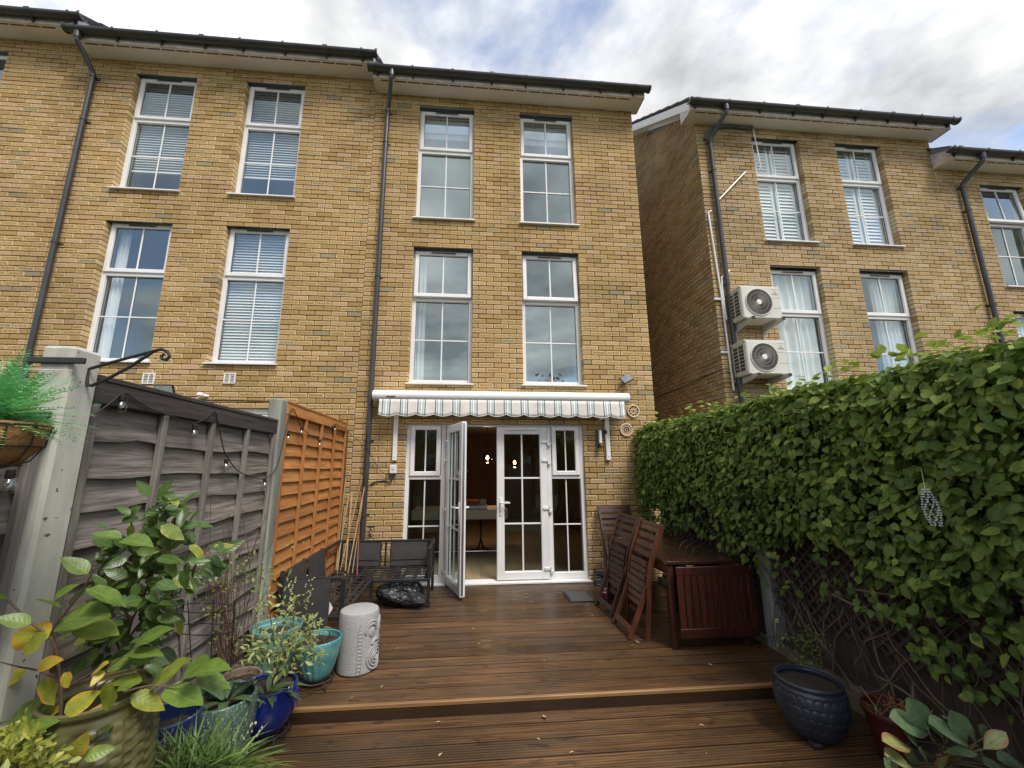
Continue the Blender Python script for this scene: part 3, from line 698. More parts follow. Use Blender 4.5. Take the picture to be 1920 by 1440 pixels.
door_leaf(.405, 1.12, .038, 2.07, 'garden_door', True)
dl = door_leaf(-.305, .40, .038, 2.07, 'garden_door', False)
# swing the left leaf out about its hinge side
o0 = ORG[HM.name]; piv = Vector((-.305, YD-.03, 0))-Vector(o0)
dl.matrix_local = Matrix.Translation(piv) @ Matrix.Rotation(R(-72), 4, 'Z') @ Matrix.Translation(-piv)

# ------------------------------------------------------------------ room behind the doors
WALLIN = M_('dark_plum_wall', (.13, .07, .055), (.10, .055, .046), (2, 2, 2), .85)
rm = MB(); xa, xb, ya, yb, za, zb = -1.40, 2.6, .20, 5.4, 0.02, 2.36
rm.quad((xa, yb, za), (xb, yb, za), (xb, yb, zb), (xa, yb, zb)); rm.quad((xa, ya, za), (xa, yb, za), (xa, yb, zb), (xa, ya, zb)); rm.quad((xb, ya, za), (xb, ya, zb), (xb, yb, zb), (xb, yb, za))
rm.quad((xa, ya, za), (DX0, ya, za), (DX0, ya, zb), (xa, ya, zb)); rm.quad((DX1, ya, za), (xb, ya, za), (xb, ya, zb), (DX1, ya, zb)); rm.quad((DX0, ya, DZ1), (DX1, ya, DZ1), (DX1, ya, zb), (DX0, ya, zb))
rm.build('room_interior', WALLIN, HM, fix=False)
rm = MB(); rm.quad((xa, ya, zb), (xb, ya, zb), (xb, yb, zb), (xa, yb, zb)); rm.build('room_ceiling', M_('dim_ceiling', (.22, .19, .17)), HM, fix=False)
fl = MB(); fm = M_('oak_laminate', (.33, .26, .16), (.26, .20, .12), (8, 1.2, 8), .45, rand=.12)
flo = MB(); flo.quad((xa, ya-.06, .019), (xb, ya-.06, .019), (xb, yb, .019), (xa, yb, .019)); flp = flo.build('room_floor', fm, HM, fix=False)
for i in range(20):
    x = xa+.2*i; q = MB(); q.box((x+.0015, ya-.05, .02), (x+.1985, yb, .026)); q.build('floor_board', fm, flp)
def furn(mb, name, label, cat, mat, smooth=False, org=None): return tag(mb.build(name, mat, None, smooth, org), label, cat)
DT = thing('dining_table', 'pale dining table inside, seen through the open doorway', 'table', (.0, 2.1, .026))
q = MB(); q.box((-.95, 1.75, .60), (.75, 2.55, .76), .006); q.build('table_top', M_('pale_oak', (.66, .64, .52), (.60, .58, .47), (3, 12, 12), .5), DT)
for x in (-.4, .28):
    q = MB(); q.tube([(x-.22, 1.9, .04), (x-.05, 2.0, .06), (x, 2.1, .2), (x, 2.15, .6)], .018, 8); q.tube([(x+.22, 1.9, .04), (x+.05, 2.0, .06), (x, 2.1, .2)], .018, 8); q.build('leg', M_('black_metal_leg', (.03, .03, .03), rough=.4), DT, smooth=True)
q = MB(); q.tube([(-.7, 1.85, .05), (.55, 1.85, .05)], .014, 8); q.build('foot_rail', M_('chrome', (.7, .7, .7), rough=.2, metal=1), DT, smooth=True)
TR = thing('tray', 'white tray on the dining table', 'tray', (.05, 1.95, .76))
q = MB(); q.box((-.2, 1.8, .761), (.38, 2.1, .78), .004); q.build('base', PVC, TR)
for a, b in (((-.2, 1.8, .78), (.38, 1.815, .83)), ((-.2, 2.085, .78), (.38, 2.1, .83)), ((-.2, 1.815, .78), (-.185, 2.085, .83)), ((.365, 1.815, .78), (.38, 2.085, .83))):
    q = MB(); q.box(a, b, .003); q.build('side', PVC, TR)
for i, (c, l) in enumerate((((.5, .48, .45), 'pale book at the bottom of the tray pile'), ((.25, .23, .24), 'dark grey book in the middle of the tray pile'), ((.55, .06, .04), 'red book on top of the tray pile'))):
    q = MB(); q.box((-.05+.02*i, 1.84, .785+.045*i), (.22, 2.06, .785+.045*i+.040), .004); furn(q, 'book', l, 'book', M_('book_cover%d' % i, c, rough=.6))
q = MB(); q.lathe([(.05, .785), (.062, .80), (.066, .86), (.06, .93), (.055, .935), (.055, .90)], (.30, 1.90, 0), 20); furn(q, 'vase', 'cream patterned vase standing in the tray', 'vase', M_('cream_pattern', (.62, .58, .5), (.30, .27, .25), (60, 60, 60), .6, detail=0, lo=.48, hi=.52), True)
q = MB(); q.box((-.6, 5.18, 1.30), (.9, 5.38, 1.34)); furn(q, 'wall_shelf', 'dark shelf on the back wall of the dining room', 'shelf', M_('dark_shelf', (.05, .035, .03)))
SHADE = M_('white_metal_shade', (.66, .64, .64), rough=.45)
for x in (-.55, -.10):
    t = thing('table_lamp', 'white cone lamp on the dark wall shelf', 'lamp', (x, 5.25, 1.34), 'pair of cone lamps on the shelf')
    q = MB(); q.lathe([(.19, 1.37), (.05, 1.66), (.0, 1.68)], (x, 5.25, 0), 24); q.build('shade', SHADE, t, smooth=True)
    q = MB(); q.tube([(x, 5.25, 1.34), (x, 5.25, 1.64)], .012, 8); q.build('stem', SHADE, t); q = MB(); q.tube([(x, 5.25, 1.66), (x-.08, 5.25, 1.74), (x-.1, 5.30, 1.4)], .012, 8); q.build('arm', SHADE, t, smooth=True)
BULB = emit_mat('warm_filament', (1.0, .62, .25), 26.0)
GLOBE = glass_mat('smoked_globe', .03, (.55, .40, .24))
for k, (u, v, y) in enumerate(((914, 858, 2.6), (965, 867, 3.0))):
    p = PX(u, v, 'y', y); t = thing('pendant_lamp', ('lit smoked glass pendant lamp seen through the open doorway', 'lit smoked glass pendant lamp seen through the closed door panes')[k], 'lamp', tuple(p))
    q = MB(); q.tube([(p[0], p[1], p[2]+.1), (p[0], p[1], 2.36)], .004, 6); q.build('flex', DARK, t)
    q = MB(); q.lathe([(.012, .10), (.02, .09), (.02, .04), (.0, .04)], p, 12); q.build('lamp_holder', DARK, t)
    q = MB(); q.lathe([(.0, -.045), (.022, -.035), (.03, -.01), (.02, .025), (.01, .04)], p, 16); q.build('bulb', BULB, t, smooth=True)
    q = MB(); q.lathe([(.001, -.115), (.05, -.10), (.095, -.05), (.11, 0), (.095, .055), (.05, .095), (.02, .105)], p, 24); q.build('globe', GLOBE, t, smooth=True)
    ld = bpy.data.lights.new('lamp_light', 'POINT'); ld.energy = 5.0; ld.color = (1, .66, .34); ld.shadow_soft_size = .05; lo = bpy.data.objects.new('lamp_light', ld); COL.objects.link(lo); lo.parent = t; lo.location = (0, 0, -.16)
q = MB(); q.box((2.52, 1.0, .2), (2.585, 2.4, .9), .01)
for i in range(16): q.box((2.49, 1.02+i*.086, .22), (2.52, 1.02+i*.086+.06, .88), .008)
furn(q, 'radiator', 'white column radiator inside, behind the side light', 'radiator', PVC)
# party joints between the terrace fronts
SEAL = M_('joint_sealant', (.17, .11, .05), rough=.9)
for a, b in (((-1.569, .006, -.3), (-1.551, .05, 7.53)), ((-5.912, .006, 0), (-5.898, .05, 7.78))): q = MB(); q.box(a, b); q.build('movement_joint', SEAL, HL)

# ------------------------------------------------------------------ deck
def deck_mat():
    m, t, p = newmat('wet_softwood_decking'); Lk = t.links.new
    tcn = nd(t, 'ShaderNodeTexCoord'); oi = nd(t, 'ShaderNodeObjectInfo')
    rv = nd(t, 'ShaderNodeMath'); rv.operation = 'MULTIPLY'; rv.inputs[1].default_value = 71.; Lk(oi.outputs['Random'], rv.inputs[0])
    def coords(sc):
        ml = nd(t, 'ShaderNodeVectorMath'); ml.operation = 'MULTIPLY_ADD'; Lk(tcn.outputs['Object'], ml.inputs[0]); ml.inputs[1].default_value = sc; Lk(rv.outputs[0], ml.inputs[2]); return ml.outputs[0]
    def noise(v, det=5, dist=0.):
        n = nd(t, 'ShaderNodeTexNoise'); n.inputs['Scale'].default_value = 1; n.inputs['Detail'].default_value = det; n.inputs['Distortion'].default_value = dist; Lk(v, n.inputs['Vector']); return n.outputs[0]
    def mr(x, a, b, lo=0., hi=1.):
        n = nd(t, 'ShaderNodeMapRange'); Lk(x, n.inputs[0])
        for i, q in zip((1, 2, 3, 4), (a, b, lo, hi)): n.inputs[i].default_value = q
        return n.outputs[0]
    def mix(f, a, b):
        n = nd(t, 'ShaderNodeMix'); n.data_type = 'RGBA'; Lk(f, n.inputs[0])
        for i, c in ((6, a), (7, b)):
            if isinstance(c, tuple): n.inputs[i].default_value = (*c, 1)
            else: Lk(c, n.inputs[i])
        return n.outputs[2]
    grain = noise(coords((2.2, 120, 60)), 6, .4); patch = noise(coords((1.3, 3.5, 3)), 4); knot = noise(coords((5., 14, 14)), 3, .6)
    gl = nd(t, 'ShaderNodeNewGeometry'); wet = nd(t, 'ShaderNodeTexNoise'); wet.inputs['Scale'].default_value = 1.1; wet.inputs['Detail'].default_value = 5; Lk(gl.outputs['Position'], wet.inputs['Vector'])
    c = mix(mr(grain, .36, .64), (.190, .098, .041), (.066, .034, .016))
    c = mix(mr(patch, .45, .66), c, (.082, .050, .028))
    c = mix(mr(knot, .61, .70, 0, .8), c, (.024, .017, .014))
    c = mix(mr(wet.outputs[0], .42, .60, 0, .5), c, (.048, .029, .016))
    sy = nd(t, 'ShaderNodeSeparateXYZ'); Lk(tcn.outputs['Object'], sy.inputs[0])          # groove shade painted into the plank colour
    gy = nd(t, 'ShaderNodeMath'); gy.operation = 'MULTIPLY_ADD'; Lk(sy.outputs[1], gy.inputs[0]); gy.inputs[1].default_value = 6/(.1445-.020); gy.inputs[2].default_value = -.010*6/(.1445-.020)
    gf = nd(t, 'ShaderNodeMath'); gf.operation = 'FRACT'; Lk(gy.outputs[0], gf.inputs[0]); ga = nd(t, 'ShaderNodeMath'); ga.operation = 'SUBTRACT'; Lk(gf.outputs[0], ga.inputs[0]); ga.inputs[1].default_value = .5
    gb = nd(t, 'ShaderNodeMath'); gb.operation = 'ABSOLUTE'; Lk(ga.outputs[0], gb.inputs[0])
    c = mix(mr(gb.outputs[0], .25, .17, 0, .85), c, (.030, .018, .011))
    hv = nd(t, 'ShaderNodeHueSaturation'); Lk(c, hv.inputs['Color']); Lk(mr(oi.outputs['Random'], 0, 1, .70, 1.30), hv.inputs['Value']); Lk(hv.outputs[0], p.inputs['Base Color'])
    Lk(mr(wet.outputs[0], .38, .6, .44, .20), p.inputs['Roughness']); p.inputs['Specular IOR Level'].default_value = .5
    bp = nd(t, 'ShaderNodeBump'); bp.inputs['Strength'].default_value = .4; bp.inputs['Distance'].default_value = .004; Lk(grain, bp.inputs['Height']); Lk(bp.outputs[0], p.inputs['Normal'])
    return m
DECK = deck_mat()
def plank_profile(w, th, ng=6, gd=.008, flip=False):
    pts = [(0, -th), (0, 0)]; m = .010; pit = (w-2*m)/ng
    for i in range(ng):
        a = m+i*pit; pts += [(a+pit*.22, 0), (a+pit*.36, -gd), (a+pit*.64, -gd), (a+pit*.78, 0)]
    return pts+[(w, 0), (w, -th)]
pm = {}
def plank(x0, x1, y0, w, z, parent):
    key = (round(x1-x0, 3), round(w, 4))
    if key not in pm:
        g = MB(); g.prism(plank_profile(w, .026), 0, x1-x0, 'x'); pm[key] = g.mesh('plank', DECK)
    o = link('plank', pm[key], parent); o.location = Vector((x0, y0, z+random.uniform(-.0004, .0004))); o.rotation_euler = (random.uniform(-.002, .002), 0, random.uniform(-.0008, .0008))
    return o
q = MB(); q.box((-1.60, -2.60, -.10), (2.60, .0, -.032)); dk = tag(q.build('upper_deck', M_('deck_joists', (.03, .018, .012))), kind='structure')
y = -2.60; PW_ = .1445; GP = .0065
while y < -.03:
    w = PW_ if y+PW_ < -.02 else -.02-y
    if w > .03: plank(-1.60, 2.60, y, w, 0, dk)
    y += PW_+GP
# step edge: upright strip and grooved riser
q = MB(); q.box((-1.6, -2.634, -.022), (2.6, -2.606, .003), .003); q.build('edge_strip', M_('fresh_cut_edge', (.30, .165, .065), (.19, .10, .04), (3, 40, 40), .5), dk)
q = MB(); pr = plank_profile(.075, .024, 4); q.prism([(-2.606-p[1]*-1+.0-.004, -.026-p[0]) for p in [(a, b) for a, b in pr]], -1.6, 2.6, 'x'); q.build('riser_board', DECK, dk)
q = MB(); q.box((-1.70, -4.9, -.30), (2.66, -2.56, -.118)); dk2 = tag(q.build('lower_deck', M_('deck_joists_low', (.03, .018, .012))), kind='structure')
y = -2.60-PW_-.003
while y > -4.75:
    plank(-1.68, 2.62, y, PW_, -.087, dk2); y -= PW_+GP
# tiny debris on the boards
DEB = M_('dry_petals', (.55, .45, .25), (.40, .28, .12), (40, 40, 40), .8)
for i in range(34):
    x, y = random.uniform(-1.0, 2.0), random.uniform(-3.3, -.3); z = .0035 if y > -2.6 else -.0835; a = random.uniform(0, 6.28); s = random.uniform(.006, .014)
    q = MB(); q.add([(x+s*1.6*math.cos(a), y+s*1.6*math.sin(a), z), (x+s*.5*math.cos(a+1.57), y+s*.5*math.sin(a+1.57), z+.004), (x-s*1.4*math.cos(a), y-s*1.4*math.sin(a), z+.001), (x+s*.5*math.cos(a-1.57), y+s*.5*math.sin(a-1.57), z+.003)], [(0, 1, 2, 3)])
    o = tag(q.build('fallen_petal', DEB, None, fix=False), 'small pale dry petal lying on the wet decking', 'petal', 'petals scattered on the decking')
LEAFB = M_('brown_leaf_bit', (.28, .18, .07), (.16, .09, .04), (30, 30, 30), .8)
for k, (u, v, s) in enumerate(((1180, 1212, .05), (1200, 1206, .04), (1018, 1342, .045), (655, 1314, .035))):
    p = PX(u, v, 'z', .006 if v < 1300 or v == 1314 else -.08); q = MB(); a = 2.5*k
    pts = [(p[0]+s*t*math.cos(a)+s*.28*math.sin(t*math.pi)*sg*math.sin(a), p[1]+s*t*math.sin(a)-s*.28*math.sin(t*math.pi)*sg*math.cos(a), p[2]+.008*t*sg+.006) for sg, t in ((1, 0), (1, .35), (1, .7), (1, 1), (-1, .7), (-1, .35))]
    q.add(pts, [tuple(range(6))]); tag(q.build('fallen_leaf', LEAFB if k != 2 else DEB, None, fix=False), ('curled brown leaf on the deck by the chair feet', 'broken brown leaf beside the curled one by the chair feet', 'pale leaf on the deck just below the step', 'small tan leaf at the step edge by the pot stand')[k], 'leaf')

# ------------------------------------------------------------------ left fence
GREYW = M_('weathered_grey_fence', (.27, .235, .205), (.095, .080, .070), (34, 2.6, 34), .88, 1., lo=.33, hi=.67, rand=.25, c3=(.10, .082, .070))
GREYD = M_('dark_fence_rail', (.075, .060, .052), (.032, .026, .023), (26, 2.2, 26), .85, .7, rand=.12)
ORANW = M_('orange_stained_fence', (.52, .225, .060), (.31, .115, .028), (26, 2.8, 26), .75, .8, lo=.33, hi=.67, rand=.2, c3=(.36, .15, .045))
ORAND = M_('orange_batten', (.44, .18, .048), (.28, .11, .03), (26, 26, 2.5), .75, .5, rand=.1)
GREYB = M_('grey_batten', (.25, .22, .195), (.11, .095, .082), (26, 26, 2.4), .88, .7, rand=.2)
XF = -1.64
def lap_panel(name, label, y0, y1, z0, z1, m_slat, m_bat, m_cap, nb, wav, grp, rows=None):
    t = thing(name, label, 'fence', (XF, (y0+y1)/2, z0), grp)
    n = rows or int(round((z1-z0-.10)/.142)); pit = (z1-z0-.11)/n
    for i in range(n):
        q = MB(); zb = z0+i*pit; m = 18; ph = random.uniform(0, 9); ph2 = random.uniform(0, 9); kn = random.uniform(0, 1)
        a = []; b = []
        for j in range(m+1):
            s = j/m; y = y0+.02+(y1-y0-.04)*s
            w = wav*(.55*math.sin(3.1*s*3+ph)+.3*math.sin(s*17+ph2))+(wav*1.8*math.exp(-((s-kn)/.05)**2))*(1 if i % 2 else -.6)
            a.append((y, zb-.018+w)); b.append((y, zb+pit+.02))
        xo = XF+.024; xi = XF-.004
        for (yy, zz), (y2, z2) in zip(a, b): q.v += [(xo, yy, zz), (xi, y2, z2), (xo-.010, yy, zz), (xi-.010, y2, z2)]
        for j in range(m):
            k = j*4; q.f += [(k, k+4, k+5, k+1), (k+2, k+3, k+7, k+6), (k, k+2, k+6, k+4), (k+1, k+5, k+7, k+3)]
        q.f += [(0, 1, 3, 2), (m*4, m*4+2, m*4+3, m*4+1)]
        q.build('slat', m_slat, t)
    for j in range(nb):
        y = y0+.025+(y1-y0-.05)*j/(nb-1); q = MB(); q.box((XF+.018, y-.017, z0-.01), (XF+.046, y+.017, z1-.085+random.uniform(-.02, .02)), .004); q.build('batten', m_bat, t)
    q = MB(); q.box((XF-.008, y0, z1-.108), (XF+.048, y1, z1-.0125), .004); q.build('top_rail', m_cap, t)
    q = MB(); q.box((XF-.03, y0, z1-.012), (XF+.052, y1, z1+.012), .004); q.build('capping', m_cap, t)
    return t
lap_panel('fence_panel', 'weathered grey lapped fence panel between the two concrete posts', -3.865, -2.19, .08, 1.895, GREYW, GREYB, GREYD, 5, .013, None, 12)
lap_panel('fence_panel', 'orange stained lapped fence panel beside the house wall', -2.035, -.19, .28, 2.08, ORANW, ORAND, ORANW, 5, .004, None, 15)
lap_panel('fence_panel', 'dark weathered fence panel with hanging basket, left of the tall concrete post', -5.85, -4.02, -.10, 1.715, GREYW, GREYB, GREYD, 5, .012, None, 12)
CONC = M_('weathered_concrete', (.52, .505, .44), (.38, .37, .32), (9, 9, 3), .92, .5, detail=8, spots=((.10, .10, .09), 34, .68), c3=(.28, .275, .24))
CONC2 = M_('greened_post', (.36, .37, .31), (.24, .245, .21), (12, 12, 2.5), .92, .5, c3=(.14, .145, .12))
def cpost(y0, y1, zt, mat, label, wx=.095):
    q = MB(); q.box((XF-.055, y0, -.4), (XF-.055+wx, y1, zt), .012); return tag(q.build('concrete_post', mat, None, org=(XF, (y0+y1)/2, -.085)), label, 'post')
cpost(-4.005, -3.875, 1.99, CONC, 'tall concrete fence post carrying the black scroll bracket', .118)
cpost(-2.175, -2.045, 2.09, CONC2, 'greenish concrete post between the grey and orange fence panels', .105)
q = MB(); q.box((XF-.04, -.18, 0), (XF+.02, -.03, 2.02), .006); tag(q.build('timber_post', M_('dark_post', (.10, .075, .055), (.06, .045, .035), (20, 20, 2)), None, org=(XF, -.1, 0)), 'dark timber post between orange fence panel and house wall', 'post')
for a, b, zt_, lb in ((-5.85, -4.01, -.08, 'low concrete gravel board under the fence panel by the hanging basket'), (-3.87, -2.18, .10, 'low concrete gravel board under the weathered grey fence panel'), (-2.04, -.19, .28, 'concrete gravel board under the orange fence panel')):
    q = MB(); q.box((XF-.03, a, -.42), (XF+.005, b, zt_), .004); tag(q.build('gravel_board', CONC, None, org=(XF, (a+b)/2, -.4)), lb, 'board')
# scroll bracket on the tall post
IRON = M_('black_iron', (.018, .018, .02), (.03, .028, .026), (20, 20, 20), .5)
t = thing('hanging_bracket', 'black iron scroll bracket fixed on the tall concrete post', 'bracket', (XF+.06, -3.94, 1.8))
def PB(u, v): return PX(u, v, 'y', -3.93)
q = MB(); a = PB(131, 685); b = PB(190, 693); q.box((XF-.10, -4.017, a[2]-.012), (XF+.115, -4.002, a[2]+.012), .003); q.build('strap', IRON, t)
q = MB(); q.tube([PB(170, 691), PB(200, 682), PB(240, 671), PB(285, 659), PB(303, 655), PB(314, 659), PB(318, 668), PB(312, 675), PB(304, 673), PB(303, 667), PB(308, 665)], .0065, 8); q.build('scroll_arm', IRON, t, smooth=True)
q = MB(); q.tube([PB(165, 690), PB(163, 712), PB(164, 722), PB(172, 723), PB(200, 711), PB(240, 690), PB(285, 661)], .0065, 8); q.build('brace', IRON, t, smooth=True)
q = MB(); q.tube([PX(-20, 690, 'x', XF+.07), PX(70, 693, 'x', XF+.069), PX(140, 695, 'x', XF+.068)], .002, 5); tag(q.build('twine', M_('white_twine', (.7, .7, .66)), None), 'thin white twine tied round the tall concrete post', 'twine')

# string lights along the fence to the wall
t = thing('string_lights', 'black cable festoon of small clear bulbs along the left fence', 'string lights', (XF, -3, 1.8))
xq = XF+.055
cab = [(20, 845), (60, 830), (110, 806), (165, 785), (205, 757), (231, 737), (250, 747), (280, 765), (310, 776), (345, 790), (366, 793), (385, 784), (403, 772), (410, 800), (420, 845), (427, 858), (445, 882), (470, 893), (498, 897), (520, 872), (534, 815), (548, 766), (560, 790), (566, 802), (585, 818), (600, 826), (615, 808), (628, 795), (640, 800), (648, 803)]
pts = [PX(u, v, 'x', xq) for u, v in cab]
def smooth_path(P, k=4):
    P = [np.array(p) for p in P]; out = []
    for i in range(len(P)-1):
        p0, p1, p2, p3 = P[max(i-1, 0)], P[i], P[i+1], P[min(i+2, len(P)-1)]
        for j in range(k):
            s = j/k; out.append(.5*((2*p1)+(-p0+p2)*s+(2*p0-5*p1+4*p2-p3)*s*s+(-p0+3*p1-3*p2+p3)*s**3))
    return out+[P[-1]]
wallpts = [PX(655, 812, 'y', -.06), PX(690, 843, 'y', -.10), PX(700, 862, 'y', -.05), PX(715, 884, 'y', -.03), PX(737, 893, 'y', -.03)]
q = MB(); q.tube(smooth_path(pts+wallpts), .0035, 6); q.build('cable', DARK, t, smooth=True)
BULBG = glass_mat('clear_bulb', .12, (.93, .93, .9))
for (u, v) in ((22, 878), (231, 738), (366, 794), (425, 859), (497, 896), (541, 810), (566, 800), (600, 824), (628, 797)):
    p = PX(u, v, 'x', xq); q = MB(); q.lathe([(.012, -.005), (.013, -.03), (.010, -.034)], p, 10); h = q.build('lamp_holder', DARK, t, smooth=True)
    q = MB(); q.lathe([(.009, -.034), (.018, -.046), (.023, -.062), (.018, -.08), (.004, -.087), (.0, -.087)], p, 16); q.build('bulb', BULBG, h, smooth=True)
    q = MB(); q.tube([(p[0]-.004, p[1], p[2]-.04), (p[0]-.002, p[1], p[2]-.065), (p[0]+.003, p[1], p[2]-.04)], .0016, 5); q.build('filament', M_('filament', (.6, .5, .35), metal=1, rough=.3), h)
p = PX(690, 820, 'y', -.03)

# ------------------------------------------------------------------ awning
AW = thing('awning', 'white cassette awning with grey and cream striped valance over the doors', 'awning', (.5, -.12, 2.45))
ax0, ax1, ay, azc, ar = -1.245, 2.245, -.135, 2.475, .074
prof = [(ay+ar*1.05*math.cos(a), azc+ar*math.sin(a)) for a in [math.pi*2*i/28 for i in range(28)]]
CAS = M_('white_powder_coat', (.80, .79, .76), (.76, .75, .72), (2, 2, 2), .3)
q = MB(); q.prism(prof, ax0, ax1, 'x'); q.box((ax0+.01, ay, azc+.01), (ax1-.01, .004, azc+.06)); cs = q.build('cassette', CAS, AW, smooth=True)
for xe, sg in ((ax0, -1), (ax1, 1)):
    q = MB()
    for i, (o1, o2, k) in enumerate(((.002, .018, 1.04), (.019, .04, 1.02), (.04, .052, .9))):
        q.prism([(ay+(p[0]-ay)*k, azc+(p[1]-azc)*k) for p in prof], xe+sg*o1, xe+sg*o2, 'x')
    q.build('end_cap', CAS, AW, smooth=True)
q = MB(); q.box((-1.105, ay-ar*1.05-.001, azc-.034), (-.99, ay-ar*.9, azc-.016)); q.build('badge', M_('dark_green_badge', (.05, .07, .05)), AW)
def valance_mat():
    m, t, p = newmat('striped_awning_canvas'); Lk = t.links.new
    tcn = nd(t, 'ShaderNodeTexCoord'); s = nd(t, 'ShaderNodeSeparateXYZ'); Lk(tcn.outputs['Object'], s.inputs[0])
    a = nd(t, 'ShaderNodeMath'); a.operation = 'MULTIPLY_ADD'; Lk(s.outputs[0], a.inputs[0]); a.inputs[1].default_value = 1/.2345; a.inputs[2].default_value = 12.10
    f = nd(t, 'ShaderNodeMath'); f.operation = 'FRACT'; Lk(a.outputs[0], f.inputs[0])
    rp = nd(t, 'ShaderNodeValToRGB'); Lk(f.outputs[0], rp.inputs[0]); cr = rp.color_ramp; cr.interpolation = 'CONSTANT'
    cream, wh, gr, lg = (.66, .60, .56, 1), (.82, .83, .80, 1), (.15, .185, .18, 1), (.36, .42, .40, 1)
    st = [(0, wh), (.02, gr), (.105, wh), (.13, lg), (.155, wh), (.175, gr), (.19, lg), (.225, wh), (.31, lg), (.345, gr), (.36, wh), (.38, lg), (.405, wh), (.43, gr), (.515, wh), (.54, cream)]
    while len(cr.elements) < len(st): cr.elements.new(.5)
    for e, (q, c) in zip(cr.elements, st): e.position = q; e.color = c
    nz = nd(t, 'ShaderNodeTexNoise'); nz.inputs['Scale'].default_value = 7; nz.inputs['Detail'].default_value = 5; Lk(tcn.outputs['Object'], nz.inputs['Vector'])
    mr = nd(t, 'ShaderNodeMapRange'); mr.inputs[1].default_value = .3; mr.inputs[2].default_value = .7; mr.inputs[3].default_value = .9; mr.inputs[4].default_value = 1.06; Lk(nz.outputs[0], mr.inputs[0])
    hs = nd(t, 'ShaderNodeHueSaturation'); Lk(rp.outputs[0], hs.inputs['Color']); Lk(mr.outputs[0], hs.inputs['Value']); Lk(hs.outputs[0], p.inputs['Base Color']); p.inputs['Roughness'].default_value = .85
    bp = nd(t, 'ShaderNodeBump'); bp.inputs['Strength'].default_value = .5; bp.inputs['Distance'].default_value = .02; Lk(nz.outputs[0], bp.inputs['Height']); Lk(bp.outputs[0], p.inputs['Normal'])
    return m
q = MB(); n = 280; vx0, vx1 = -1.20, 2.205; zt_ = 2.415; rows = 5
def hem(x): return 2.212-.032*abs(math.sin((x-vx0)/.245*math.pi*1.0))**.8+.008*math.sin((x-vx0)*1.1)
for i in range(n+1):
    x = vx0+(vx1-vx0)*i/n; hb = hem(x)
    for j in range(rows+1):
        s = j/rows; y = ay-.070-.010*math.sin(x*9.5+1)*s-.006*math.sin(x*23+2*s)*s-.012*s; q.v.append((x, y, zt_+(hb-zt_)*s))
for i in range(n):
    for j in range(rows): k = i*(rows+1)+j; q.f.append((k, k+1, k+rows+2, k+rows+1))
vl = q.build('valance', valance_mat(), AW, smooth='all', fix=False); sm = vl.modifiers.new('thickness', 'SOLIDIFY'); sm.thickness = .0025
q = MB(); q.tube([(vx0+(vx1-vx0)*i/n, ay-.083-.010*math.sin((vx0+(vx1-vx0)*i/n)*9.5+1)-.006*math.sin((vx0+(vx1-vx0)*i/n)*23+2), hem(vx0+(vx1-vx0)*i/n)) for i in range(n+1)], .0035, 6); q.build('hem_binding', CAS, vl, smooth=True)
for x in (-.99, 1.995):
    q = MB(); q.box((x-.030, -.045, 1.60), (x+.030, -.002, 2.43), .004); ar_ = q.build('wall_bracket', CAS, AW)
    for z in (1.66, 1.83, 1.98, 2.12): q = MB(); q.tube([(x, -.044, z), (x, -.051, z)], .010, 10); q.build('bolt', CAS, ar_)

# ------------------------------------------------------------------ small things on the walls
def wallthing(name, label, cat, x, z, y=0, grp=None): return thing(name, label, cat, (x, y, z), grp)
GREYP = M_('light_grey_plastic', (.62, .63, .63), (.55, .56, .56), (8, 8, 8), .4)
t = wallthing('outdoor_switch', 'small white outdoor switch box below the left awning bracket', 'switch', -1.0, 1.484)
q = MB(); q.box((-1.045, -.05, 1.43), (-.955, -.001, 1.545), .006); q.build('box', PVC, t); q = MB(); q.box((-1.02, -.056, 1.475), (-.98, -.0495, 1.525), .003); q.build('rocker', GREYP, t)
q = MB(); q.tube(smooth_path([(-1.0, -.03, 1.43), (-1.0, -.035, 1.36), (-1.04, -.025, 1.33), (-1.12, -.012, 1.335), (-1.22, -.012, 1.32), (-1.30, -.02, 1.28)]), .008, 8); q.build('cable', DARK, t, smooth=True)
t = wallthing('solar_light', 'dark square solar light panel tilted on the wall above the awning end', 'light', 2.307, 2.77)
Mx = Matrix.Translation((2.307, -.09, 2.775)) @ Matrix.Rotation(R(-28), 4, 'Y') @ Matrix.Rotation(R(-25), 4, 'X')
q = MB(); q.box((-.085, -.012, -.065), (.085, .012, .065), .006, Mx); q.build('housing', DARK, t); q = MB(); q.box((-.075, -.0145, -.055), (.075, -.0118, .055), 0, Mx); q.build('solar_cell', M_('solar_cell', (.06, .07, .10), (.09, .095, .12), (30, 30, 30), .2), t)
q = MB(); q.tube([(2.307, -.09, 2.75), (2.27, -.03, 2.69), (2.25, -.004, 2.67)], .006, 6); q.build('arm', DARK, t)
q = MB(); q.tube([(2.26, -.006, 2.69), (2.20, -.004, 2.62), (2.13, -.004, 2.56)], .0025, 5); q.build('wire', M_('red_wire', (.22, .05, .03)), t)
WOOD = M_('pale_wood_trivet', (.72, .56, .36), (.60, .45, .27), (30, 30, 30), .7)
